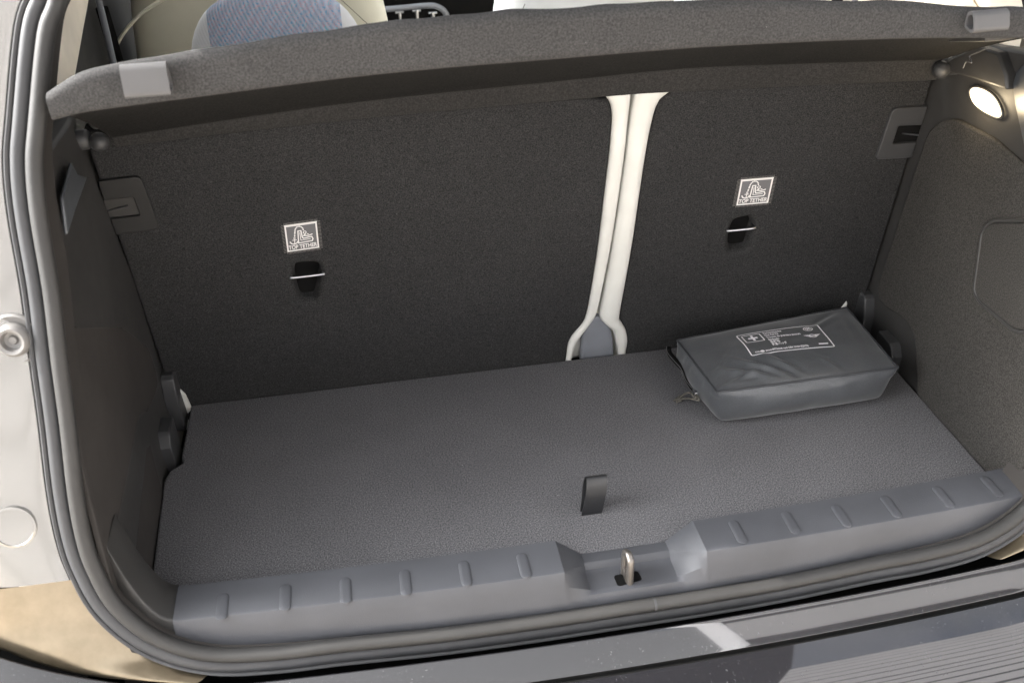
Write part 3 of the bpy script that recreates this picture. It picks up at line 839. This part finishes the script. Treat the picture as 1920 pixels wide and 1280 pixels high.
# pillar trims, rails, inner side walls
for s in (-1, 1):
    mr = (lambda L: L) if s < 0 else mir
    PLX = ((1, 0, 0), -.55)
    pts = hits([(128, -60), (178, -60), (168, 0), (157, 60), (145, 128), (138, 165), (124, 232), (95, 275), (90, 200)], PLX)
    o = obj('pillar_trim', slab(mr(pts), (-s, 0, 0), .02), M['pillar'], car, bevel=.003, smooth=40)
    bm = bmesh.new(); add_box(bm, (s*.60-.01, -.05, -.3), (s*.60+.01, 1.4, .43)); o = obj('cabin_side', bm, M['greypl'] if s < 0 else M['pillar'], car)
    bm = bmesh.new(); add_box(bm, (s*.585-.008, -.10, .3), (s*.585+.008, .60, .60)); o = obj('quarter_trim', bm, M['latch'] if s < 0 else M['pillar'], car)
    bm = bmesh.new(); add_tube(bm, mr(hits([(176, -30), (185, 0), (200, 62), (222, 160)], ((1, 0, 0), -.545))), .0045, 8)
    o = obj('belt_rail', bm, M['greypl'], car, smooth=60)
    bm = bmesh.new(); add_tube(bm, mr(hits([(191, 16), (205, 62), (232, 160)], ((1, 0, 0), -.56))), .009, 8)
    o = obj('seat_belt', bm, M['dark'], car, smooth=60)
bm = bmesh.new(); add_box(bm, (-.6, .05, -.36), (.6, 1.4, -.33)); obj('cabin_floor', bm, M['dark'], car)

# ---- outer body: rear quarter surround (left and right), roof, tailgate, bumper
outer = offs(loop, .0285)
def quarter(s):
    """painted channel between the seal and the outer side of the car"""
    pth = [p for p in outer if p.x*s > .30 and p.z > -.04]
    pth.sort(key=lambda p: p.z)
    # keep one branch: from bottom to top along the side
    return pth
for s in (-1, 1):
    idx = [i for i, p in enumerate(outer)]
    side = [p for p in outer if p.x*s > 0.02]
    # ordered walk
    NO = len(outer); st_ = max(range(NO), key=lambda i: (outer[i].x*s > .02 and outer[i-1].x*s <= .02))
    side = [outer[(st_+k) % NO] for k in range(NO)]; side = [p for p in side if p.x*s > .02]
    if side[0].z < side[-1].z: side = side[::-1]
    upper = [p for p in side if p.z > .088]
    lower = [p for p in side if p.z <= .092]
    def mkpanel(name, seq, mt, dz=0, thick=True):
        rows = []
        for p in seq:
            r_ = []
            zz = p.z
            xo = s*.70
            if zz > .45: xo = s*(.70-.40*(zz-.45))
            tgt = Vector((xo, oy(zz)+.012+dz, zz))
            r_.append(p-ON*.018); r_.append(p-ON*.006)
            for k in range(0, 9):
                a = k/8
                q = p.lerp(tgt, a)+ON*(-.004+.012*math.sin(PI*a)*.6-.03*a**4)
                if k == 0: q = p.lerp(tgt, .02)-ON*.003
                r_.append(q)
            e = r_[-1]
            r_.append(e+Vector((s*.02, .03, 0))); r_.append(e+Vector((s*.035, .10, 0))); r_.append(e+Vector((s*.04, .4, 0)))
            rows.append(r_)
        bm = bmesh.new(); add_grid(bm, rows); return obj(name, bm, mt, car, smooth=60)
    q = mkpanel('quarter_panel', upper, M['body'])
    tag(q, 'pale painted body channel on the %s of the boot opening' % ('left' if s < 0 else 'right'))
    # lower glossy corner piece
    low = [p for p in lower if p.x*s > .43]
    CU = smooth_poly([Vector((s*a_, 0, b_)) for a_, b_ in ((.700, .0875), (.700, .060), (.690, .044), (.631, .027), (.603, .0135), (.535, -.010), (.458, -.028))], n=8)
    rows = []
    for i, p in enumerate(low):
        t_ = i/(len(low)-1)*(len(CU)-1); i0 = min(int(t_), len(CU)-2)
        c_ = CU[i0].lerp(CU[i0+1], t_-i0); tgt = Vector((c_.x, oy(c_.z)-.012+.30*max(0, abs(c_.x)-.55)**1.3, c_.z))
        rows.append([p.lerp(tgt, k/9)+ON*(-.006+.010*math.sin(PI*k/9)) for k in range(10)])
    for r_ in rows: r_.append(r_[-1]-ON*.03)
    bm = bmesh.new(); add_grid(bm, rows)
    lc = obj('bumper_corner', bm, M['sand_reflect'], car, smooth=180)
    tag(lc, 'glossy corner panel with a painted sandy ground reflection, below the body channel on the '+('left' if s < 0 else 'right'))
    # rubber buffer and round plug
    bpt = hit(28, 635, ((0, 1, -.35), -.436)); ppt = hit(26, 987, ((0, 1, -.35), -.438))
    if s > 0: bpt.x *= -1; ppt.x *= -1
    ax = Vector((s*.1, -1, .25)).normalized()
    bm = bmesh.new()
    add_disc(bm, bpt-ax*.014, ax, [(.0245, -.012), (.0245, .0150), (.0225, .0165), (.0215, .0140), (.0165, .0135), (.0160, .020), (.0150, .0225), (.0125, .0245), (.0095, .0235), (.0080, .0180), (.0045, .0170), (.0035, .0190)], 36)
    o = obj('rubber_buffer', bm, M['buffer'], q, smooth=40); tag(o, 'round adjustable rubber buffer')
    bm = bmesh.new()
    add_disc(bm, ppt-ON*.0010, ON, [(.0215, -.006), (.0212, .0035), (.019, .0040), (.0185, .0034)], 40)
    o = obj('blanking_plug', bm, M['body'], q, smooth=40)
# roof
bm = bmesh.new()
rows = []
for y in (-.19, -.1, .2, .6, 1.0, 1.3):
    zt = .755 if y < .9 else .755-.06*(y-.9)/.4
    if y < -.15: zt = .735
    rows.append([Vector((x, y, zt-.35*max(0, abs(x)-.45)**1.3)) for x in (-.6, -.5, -.4, -.2, 0, .2, .4, .5, .6)])
zr = lambda x, y: (.755 if y < .9 else .755-.06*(y-.9)/.4)-.35*max(0, abs(x)-.45)**1.3
def roof_part(bm, x0, x1, y0, y1):
    r1 = [[Vector((x0+(x1-x0)*i/4, y, (zr(x0+(x1-x0)*i/4, y) if y > -.15 else zr(x0+(x1-x0)*i/4, y)-.02))) for i in range(5)] for y in (y0, (y0+y1)/2, y1)]
    add_grid(bm, r1); add_grid(bm, [[p-Vector((0, 0, .03)) for p in r_] for r_ in r1])
for a_ in ((-.6, .6, -.19, .06), (-.6, -.42, .06, .95), (.42, .6, .06, .95), (-.6, .6, .95, 1.3)): roof_part(bm, *a_)
ro = obj('roof', bm, [M['paint']], car, smooth=60)
bm = bmesh.new(); add_box(bm, (-.42, .06, .735), (.42, .95, .741)); obj('added_roof_glass', bm, M['glass'], ro)  # added pane over an added roof opening, lets more light into the cabin
# outer sides below the windows and pillars
for s in (-1, 1):
    bm = bmesh.new()
    add_box(bm, (s*.735-.012, .02, -.45), (s*.735+.012, 1.6, .40))
    add_slab(bm, [Vector((s*.735, .03, .28)), Vector((s*.735, .22, .36)), Vector((s*.64, .06, .74)), Vector((s*.62, -.08, .74))], (s, 0, 0), .03)
    add_slab(bm, [Vector((s*.72, .60, .36)), Vector((s*.72, .70, .36)), Vector((s*.62, .70, .74)), Vector((s*.62, .62, .74))], (s, 0, 0), .03)
    obj('body_side', bm, M['paint'], car, bevel=.01)
# tailgate, swung up
TG = Matrix.Translation((0, -.20, .765)) @ Matrix.Rotation(math.radians(-26), 4, 'X')
tg = []
def tgp(x, l, h): return TG @ Vector((x, -l, h))
bm = bmesh.new()
ol = round_poly([tgp(-.55, 0, 0), tgp(-.60, .55, 0), tgp(-.58, .95, -.05), tgp(.58, .95, -.05), tgp(.60, .55, 0), tgp(.55, 0, 0)], .05)
il = round_poly([tgp(-.44, .08, 0), tgp(-.48, .46, 0), tgp(.48, .46, 0), tgp(.44, .08, 0)], .05)
tgo = obj('tailgate', slab(ol, TG.to_3x3() @ Vector((0, 0, 1)), .05), M['trim'], car)
boolcut(tgo, slab([p+(TG.to_3x3() @ Vector((0, 0, .05))) for p in il], TG.to_3x3() @ Vector((0, 0, 1)), .15))
tgo.data.materials.clear(); tgo.data.materials.append(M['trim'])
obj('rear_window', slab([p-(TG.to_3x3() @ Vector((0, 0, .01))) for p in il], TG.to_3x3() @ Vector((0, 0, 1)), .006), M['glass'], tgo)

# bumper: swept section
bm = bmesh.new()
rows = []
def byc(x): return .075*x*x+1.2*max(0, abs(x)-.54)**2
SEC = [(-.34, -.100), (-.474, -.060), (-.4775, -.040), (-.479, -.0325), (-.4800, -.0308), (-.4815, -.0305), (-.484, -.0325), (-.503, -.0530), (-.5045, -.0545), (-.5050, -.0600), (-.5080, -.0600), (-.5095, -.0580), (-.530, -.0675), (-.556, -.0800), (-.582, -.0980), (-.605, -.122), (-.618, -.155), (-.626, -.19), (-.632, -.25), (-.62, -.36), (-.58, -.42)]
for k in range(73):
    x = -.74+1.48*k/72
    c = byc(x); dn_ = .40*max(0, abs(x)-.470)
    rows.append([Vector((x, y+c, z+dn_*max(0, min(1, (z+.4)/.3)))) for y, z in SEC])
add_grid(bm, rows)
for f in bm.faces:
    if f.calc_center_median().z < -.028 and all(v.index < 0 or True for v in f.verts): pass
bm.verts.index_update()
ns_ = len(SEC)
for f in bm.faces:
    mxi = max(v.index % ns_ for v in f.verts)
    if mxi <= 3 or mxi in (9, 10): f.material_index = 1
bump_o = obj('bumper', bm, [M['paint'], M['dark']], car, smooth=35)
tag(bump_o, 'glossy black rear bumper with dusty top')

# ================================================================== LOAD FLOOR
lf = thing('load_floor', (0, -.2, 0), 'grey carpeted boot floor board with a black pull strap', 'boot floor')
fp = hits([(355, 762), (347, 866), (317, 882), (300, 1000)], FLOOR)
fp = [Vector((-.497, 0, 0))]+[fp[1], fp[2]]+[Vector((-.494, -.30, 0)), Vector((-.490, -.389, 0)), Vector((.495, -.375, 0)), Vector((.497, 0, 0))]
fp = [fp[0], Vector((-.497, -.115, 0)), Vector((-.493, -.128, 0)), Vector((-.508, -.140, 0)), Vector((-.513, -.16, 0)), Vector((-.502, -.377, 0)), Vector((-.3, -.384, 0)), Vector((-.058, -.3885, 0)), Vector((.10, -.3885, 0)), Vector((.3, -.384, 0)), Vector((.495, -.377, 0)), Vector((.4965, 0, 0))]
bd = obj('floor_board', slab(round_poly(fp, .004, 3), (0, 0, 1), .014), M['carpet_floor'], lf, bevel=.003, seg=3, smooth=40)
# pull strap: folded ribbon
a0 = hit(1090, 966, FLOOR); a1 = hit(1128, 961, FLOOR)
bm = bmesh.new()
ux = (a1-a0); wdt = ux.length; ux.normalize(); vy = Vector((-ux.y, ux.x, 0))
cs = [(0, 0), (-.0012, .014), (-.0012, .030), (.0015, .043), (.0065, .0500), (.0125, .0475), (.0150, .038), (.0125, .024), (.0085, .010), (.007, 0)]
cs = smooth_poly([Vector((a, b_, 0)) for a, b_ in cs], n=4)
outer_r = []; N = len(cs)
rows = []
for i, c in enumerate(cs):
    t_ = (cs[min(i+1, N-1)]-cs[max(i-1, 0)]).normalized(); nn_ = Vector((-t_.y, t_.x, 0))
    r_ = []
    for (wv_, hh) in ((0, .0007), (1, .0007), (1, -.0007), (0, -.0007)):
        q = c+nn_*hh
        r_.append(a0+ux*(wdt*wv_+.007*q.y/.05)+vy*q.x+Vector((0, 0, q.y+.0002)))
    rows.append(r_)
add_grid(bm, rows, closed_v=True)
ps = obj('pull_strap', bm, M['ribbon'], lf, smooth=40); tag(ps, 'short black ribbon loop')

# ================================================================== PARCEL SHELF
sh = thing('parcel_shelf', (0, -.08, .43), 'dark grey felt parcel shelf raised across the top of the boot', 'parcel shelf')
SY = ((0, 1, 0), -.3)
botE = [(100, 226), (150, 213), (230, 201), (400, 179), (640, 148), (850, 127), (1050, 111), (1280, 92), (1500, 80), (1700, 73), (1800, 72), (1920, 72), (2000, 74)]
topE = [(110, 160), (140, 141), (190, 126), (360, 98), (520, 72), (640, 57), (740, 39), (800, 36), (900, 28), (960, 20), (1060, 17), (1280, 3), (1420, -1), (1560, 3), (1700, 4), (1800, 13), (1920, 16), (2000, 22)]
mE = [(300, 242), (640, 193), (1050, 150), (1280, 127), (1500, 118), (1700, 112)]
bE = [(215, 276), (640, 226), (1140, 181), (1280, 172), (1500, 161), (1760, 150)]
HY = ((0, 1, 0), -.088)
def interp(P, x):
    P = sorted(P, key=lambda p: p.x)
    if x <= P[0].x: a, b_ = P[0], P[1]
    elif x >= P[-1].x: a, b_ = P[-2], P[-1]
    else:
        for a, b_ in zip(P, P[1:]):
            if a.x <= x <= b_.x: break
    return a.z+(b_.z-a.z)*(x-a.x)/(b_.x-a.x)
fl = lambda L, pl, n=4: smooth_poly(hits(L, pl), n=n)
B_, T_, Mm, Bb = fl(botE, SY), fl(topE, SY), fl(mE, HY), fl(bE, HY)
rows = []
NXS = 120
for k in range(NXS+1):
    x = -.473+.946*k/NXS
    zb = interp(B_, x); zt = interp(T_, x)
    xh = x*1.02                         # hinge side is a little wider
    zm = interp(Mm, xh); zh = interp(Bb, xh)
    sag = .0009*math.sin(x*47)+.0006*math.sin(x*91+1)
    h = zt-zb
    r_ = []
    r_.append(Vector((xh, -.088, zh))); r_.append(Vector((xh, -.091, zh+.002))); r_.append(Vector((xh, -.092, zm-.002))); r_.append(Vector((xh, -.095, zm+.001)))
    for a in (.15, .3, .45, .6, .75, .9): 
        r_.append(Vector((xh+(x-xh)*a, -.095+(-.292+.095)*a, (zm+.001)*(1-a)+(zb+.004)*a+.004*math.sin(PI*a)+sag*.5)))
    r_.append(Vector((x, -.295, zb+.0015)))
    r_.append(Vector((x, -.300, zb)))
    r_.append(Vector((x, -.3035, zb+.002)))
    for a in (.15, .35, .55, .75, .9): r_.append(Vector((x, -.304-.0012*math.sin(PI*a)+sag*.5, zb+.002+(h-.004)*a)))
    r_.append(Vector((x, -.3005, zt-.0008))); r_.append(Vector((x, -.296, zt+sag*.3)))
    r_.append(Vector((x, -.28, zt-.004+sag))); r_.append(Vector((x, -.2, .52+(zt-.575)*.5))); r_.append(Vector((xh, -.10, zm+.024))); r_.append(Vector((xh, -.078, zm+.012))); r_.append(Vector((xh, -.078, zh)))
    # rounded ends
    rows.append(r_)
bm = bmesh.new(); V = add_grid(bm, rows, closed_v=True)
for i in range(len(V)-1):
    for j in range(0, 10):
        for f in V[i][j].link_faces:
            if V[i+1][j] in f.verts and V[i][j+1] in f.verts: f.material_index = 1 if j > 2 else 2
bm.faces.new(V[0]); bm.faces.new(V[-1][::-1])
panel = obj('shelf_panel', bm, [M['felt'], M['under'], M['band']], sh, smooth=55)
# clips for the lifting cords: folded plastic loops
for cpx, half_px in (((230, 318), -1), ((1815, 1880), 1)):
    a, b_ = cpx
    ref = hit((a+b_)/2, 140 if half_px < 0 else 36, ((0, 1, 0), -.31))
    xa = hit(a, ref.z and (140 if half_px < 0 else 36), ((0, 1, 0), -.31)).x; xb = hit(b_, 140 if half_px < 0 else 36, ((0, 1, 0), -.31)).x
    xc = (xa+xb)/2; zt = interp(T_, xc); zb = interp(B_, xc)
    yo = -.3065
    sec = [(yo, zt-.002), (yo-.006, zt+.0015), (yo-.0115, zt-.001), (yo-.016, zb+.016), (yo-.0155, zb+.0125), (yo-.012, zb+.011), (yo, zb+.0135)]
    sec = round_poly([Vector((0, y, z)) for y, z in sec], .003, 3)
    cen = sum(sec, Vector())/len(sec)
    bm = bmesh.new()
    rows = []
    for xx, k in ((xa, .72), (xa, 1.0), (xb, 1.0), (xb, .72)):
        rows.append([Vector((xx+(0), cen.y+(p.y-cen.y)*k, cen.z+(p.z-cen.z)*k)) for p in sec])
    inner = [[Vector((xx, cen.y+(p.y-cen.y)*.72, cen.z+(p.z-cen.z)*.72)) for p in sec] for xx in (xb, xa)]
    add_grid(bm, rows, closed_v=True); add_grid(bm, inner, closed_v=True)
    bmesh.ops.remove_doubles(bm, verts=bm.verts, dist=1e-6)
    o = obj('cord_clip', bm, M['hook'], sh, smooth=40)
    tag(o, 'folded grey plastic cord clip on the '+('left' if half_px < 0 else 'right'))
    # underside bracket
    if half_px < 0: continue
    bm = bmesh.new()
    s = half_px
    pts = [Vector((s*.395, -.29, zb-.001)), Vector((s*.44, -.285, zb-.001)), Vector((s*.462, -.27, zb-.004)), Vector((s*.455, -.24, zb-.018)), Vector((s*.40, -.22, zb-.02))]
    add_slab(bm, pts, (0, 0, 1), .007); obj('shelf_bracket', bm, M['trim'], sh, bevel=.003)

# lifting cord hanging loose on the right
bm = bmesh.new()
pts = smooth_poly(hits([(1806, 128), (1812, 116), (1822, 118), (1818, 106), (1832, 99), (1852, 90)], ((1, 0, 0), .475)), n=6)
add_tube(bm, pts, .0007, 6); obj('shelf_cord', bm, M['hook'], sh, smooth=60)

# ================================================================== FIRST AID KIT
fa = thing('first_aid_bag', (.32, -.12, 0), 'dark grey nylon first aid bag with white printed label, at the right of the boot', 'first aid bag')
TOPZ = .058
c_t = [Vector((.196, -.200, .060)), Vector((.4445, -.1985, .0615)), Vector((.452, -.036, .058)), Vector((.186, -.066, .056))]      # FL FR BR BL
c_b = [Vector((.2065, -.196, .0035)), Vector((.4380, -.190, .0035)), Vector((.452, -.040, .004)), Vector((.193, -.060, .004))]
def bil(c, u, v): return (c[0]*(1-u)+c[1]*u)*(1-v)+(c[3]*(1-u)+c[2]*u)*v
def wr(u, v):
    """wrinkles of the top near the front seam"""
    h = 0
    for (u0, v0, ang, ln, am, wd_) in ((.13, .10, .35, .12, .0030, .020), (.22, .16, -.55, .16, .0026, .022), (.33, .17, -.8, .15, .0028, .020), (.42, .20, -.95, .12, .0016, .018), (.66, .12, -1.0, .07, .0012, .016), (.08, .30, .9, .14, .0018, .02), (.85, .82, .6, .12, .0018, .022), (.94, .60, 1.4, .14, .0012, .02), (.10, .06, .05, .12, .0020, .012)):
        du, dv = (u-u0), (v-v0)*.62
        a = du*math.cos(ang)+dv*math.sin(ang); b_ = -du*math.sin(ang)+dv*math.cos(ang)
        h += am*math.exp(-(a/ln)**2-(b_/wd_)**2)-am*.6*math.exp(-(a/ln)**2-((b_-wd_*1.7)/wd_)**2)
    return h*2.0
def topf(u, v, h=0.0):
    p = bil(c_t, u, v)
    dome = (math.sin(PI*min(1, max(0, u)))**.6)*(math.sin(PI*min(1, max(0, v)))**.6)
    z = .0130*dome + wr(u, v)*min(1, dome*1.5) + .0012*(noise.noise(Vector((u*6, v*5, 3.1))))
    return p+Vector((0, 0, z+h))
def sidef(a0_, a1_, b0_, b1_, nrm, u, w_, amt, sd):
    """side panel between top edge a0-a1 and bottom b0-b1; w 0 top .. 1 bottom"""
    top = a0_.lerp(a1_, u); bot = b0_.lerp(b1_, u)
    p = top.lerp(bot, w_)
    bul = math.sin(PI*min(max(u, 0), 1))**.4*math.sin(PI*w_)**.8
    n_ = noise.noise(Vector((u*6+sd+w_*1.5, w_*1.6, sd)))*.7+noise.noise(Vector((u*15+sd-w_*3, w_*3, sd+4)))*.35
    return p+Vector(nrm)*(amt*bul+n_*.0072*math.sin(PI*w_)**.6*math.sin(PI*min(max(u, 0), 1))**.5)
bm = bmesh.new()
NU, NV = 90, 60
add_grid(bm, [[topf(i/NU, j/NV) for j in range(NV+1)] for i in range(NU+1)])
faces4 = [(0, 1, (0, -1, .15), .014, 1.0), (1, 2, (1, 0, 0), .003, 9.0), (2, 3, (0, 1, 0), .003, 17.0), (3, 0, (-1, 0, .2), .014, 25.0)]
for a, b_, nr, am, sd in faces4:
    NS = NU if a in (0, 2) else NV
    add_grid(bm, [[sidef(c_t[a], c_t[b_], c_b[a], c_b[b_], nr, i/NS, j/20, am, sd) for j in range(21)] for i in range(NS+1)])
add_grid(bm, [[bil(c_b, i/NU, j/NV) for j in range(NV+1)] for i in range(NU+1)])
bmesh.ops.remove_doubles(bm, verts=bm.verts, dist=.0006)
# soften the lower edges and the vertical edges, keep the top seam
for it in range(34):
    new = {}
    for v in bm.verts:
        if v.co.z > .0545 and False: continue
        d_edge = min((v.co-c).length for c in c_b)
        zz = v.co.z
        if zz < .05:
            s_ = Vector(); k = 0
            for e in v.link_edges: s_ += e.other_vert(v).co; k += 1
            new[v] = v.co.lerp(s_/k, .5)
    for v, c in new.items(): v.co = c
bagb = obj('bag_body', bm, M['nylon'], fa, smooth=75)
# piping along the top seams
bm = bmesh.new()
for a, b_ in ((0, 1), (1, 2), (2, 3), (3, 0)):
    pts = [c_t[a].lerp(c_t[b_], k/40)+Vector((0, 0, .0003+.0008*noise.noise(Vector((k*.35, a*3., 0))))) for k in range(0, 41)]
    add_tube(bm, pts, .0016, 8)
obj('seam_piping', bm, M['piping'], fa, smooth=60)
# zip on the left side: dark tape with two thin bright teeth lines, puller and knotted cord
def zp(px, py, dx=0): return hit(px, py, ((1, 0, 0), .186+dx))
zl = smooth_poly([zp(1265, 650), zp(1266, 660), zp(1275, 675), zp(1286, 692), zp(1292, 712), zp(1301, 728), zp(1307, 736)], n=6)
zl = [p+Vector((-.0012, 0, 0)) for p in zl]
fixx = lambda p, k: Vector((.186+(.2-.186)*max(0, min(1, (-.066-p.y)/.13))-.0085, p.y, max(.006, p.z)))
zl2 = [fixx(p, 0) for p in zl]
bm = bmesh.new(); add_tube(bm, zl2, .0042, 8, flat=.9)
o = obj('zip_tape', bm, M['dark'], fa, smooth=60)
bm = bmesh.new(); add_tube(bm, [p+Vector((-.0035, 0, .0022)) for p in zl2], .0006, 6); add_tube(bm, [p+Vector((-.0035, 0, -.0026)) for p in zl2], .0004, 6)
obj('zip_edge', bm, M['hook'], fa, smooth=60)
zc = zl2[-1]
bm = bmesh.new(); add_box(bm, (zc.x-.006, zc.y-.004, zc.z-.003), (zc.x-.001, zc.y+.006, zc.z+.003)); obj('zip_slider', bm, M['steel'], fa, bevel=.001)
bm = bmesh.new()
kn = hit(1273, 748, ((0, 0, 1), .005))
p0 = zc+Vector((-.004, -.004, 0))
pth = [p0, p0+Vector((-.003, -.006, -.001)), p0.lerp(kn, .35)+Vector((0, 0, .006)), p0.lerp(kn, .7)+Vector((0, 0, .006)), kn]
add_tube(bm, smooth_poly(pth, n=5), .0014, 8)
pth = [p0, p0+Vector((.002, -.008, -.004)), p0.lerp(kn, .4)+Vector((0, -.006, .001)), p0.lerp(kn, .75)+Vector((0, -.003, .001)), kn]
add_tube(bm, smooth_poly(pth, n=5), .0014, 8)
kp = [kn+Vector((.0035*math.cos(t_*2)*1.2, .0035*math.sin(t_*3), .0028*math.sin(t_*2+1))) for t_ in [k*.25 for k in range(26)]]
add_tube(bm, kp, .0015, 8)
add_tube(bm, [kn, kn+Vector((-.008, .001, -.002))], .0012, 8)
obj('zip_cord', bm, M['cord'], fa, smooth=60)
# printed panel on the top, drawn in label coordinates u 0..1.75, v 0..1 and laid on the curved top
pr_px = [(1381, 626), (1531, 608), (1565, 650), (1410, 667)]    # TL TR BR BL
ZP = ((0, 0, 1), .0695)
pc = hits(pr_px, ZP)
def uv_of(p):
    u = v = .5
    for _ in range(12):
        q = bil(c_t, u, v); e = Vector((p.x-q.x, p.y-q.y))
        du = bil(c_t, u+.01, v)-q; dv = bil(c_t, u, v+.01)-q
        det = du.x*dv.y-du.y*dv.x
        u += .01*(e.x*dv.y-e.y*dv.x)/det; v += .01*(du.x*e.y-du.y*e.x)/det
    return u, v
def onbag(a, b_):
    A = a/1.75
    q = (pc[0]*(1-A)+pc[1]*A)*b_+(pc[3]*(1-A)+pc[2]*A)*(1-b_)
    u, v = uv_of(q)
    return topf(u, v, .0006)
F = Flat()
def rr(x0, y0, x1, y1, r, n=10):
    P = round_poly([Vector((x0, y0, 0)), Vector((x1, y0, 0)), Vector((x1, y1, 0)), Vector((x0, y1, 0))], r, 4)
    out = []
    for i in range(len(P)):
        a, b_ = P[i], P[(i+1) % len(P)]; k = max(1, int((b_-a).length/.08))
        out += [a.lerp(b_, j/k) for j in range(k)]
    return [(p.x, p.y) for p in out]
F.line(rr(.0, .0, 1.75, 1.0, .04), .024, 0, closed=True)
F.line(rr(.08, .56, .46, .92, .03), .022, 0, closed=True)
F.poly([(.245, .61), (.295, .61), (.295, .71), (.37, .71), (.37, .78), (.295, .78), (.295, .88), (.245, .88), (.245, .78), (.17, .78), (.17, .71), (.245, .71)])
for i, (tx, wd_) in enumerate((('Verbandtasche', .40), ('First Aid Kit', .29), ('Trousse de premiers secours', .73), ('Botiqu\u00edn', .22), ('\u6025\u6551\u5305', .20), ('\u6551\u6025\u30d0\u30c3\u30b0', .31))):
    F.text(.53, .86-i*.118, tx, .118, width=wd_)
F.text(.10, .08, 'cr', .10); F.text(.155, .08, 'o', .10); F.circle((.255, .11), .045, 0, 0, 16); F.text(.32, .08, 'med\u00ae', .10)
F.text(.56, .075, 'Inhalt nach DIN 13164 (Q3/22)', .09, width=.66)
# round badge: ring with quartered centre
F.circle((1.49, .83), .092, .018, 0, 32)
F.circle((1.49, .83), .052, .012, 0, 24)
for a_ in (0, PI): F.poly([(1.49, .83)]+[(1.49+.052*math.cos(a_+PI/2*k/6), .83+.052*math.sin(a_+PI/2*k/6)) for k in range(7)])
for a_ in (.9, 1.55, 2.2): F.circle((1.49+.071*math.cos(a_), .83+.071*math.sin(a_)), .014, 0, 0, 6)
# winged badge
F.circle((1.47, .50), .068, .020, 0, 32)
F.poly([(1.415, .485), (1.525, .485), (1.525, .52), (1.415, .52)])
for sg in (-1, 1):
    for k in range(4):
        y0 = .555-.032*k; L_ = .185-.035*k
        F.poly([(1.47+sg*.066, y0), (1.47+sg*L_, y0+.004), (1.47+sg*(L_-.025), y0-.020), (1.47+sg*.066, y0-.022)])
F.poly([(1.46, .115), (1.66, .115), (1.66, .155), (1.46, .155)])
bm = bmesh.new(); F.emit(bm, onbag)
for f in bm.faces:
    f.normal_update()
    if f.normal.z < 0: f.normal_flip()
obj('printed_label', bm, M['print'], fa, recalc=False)
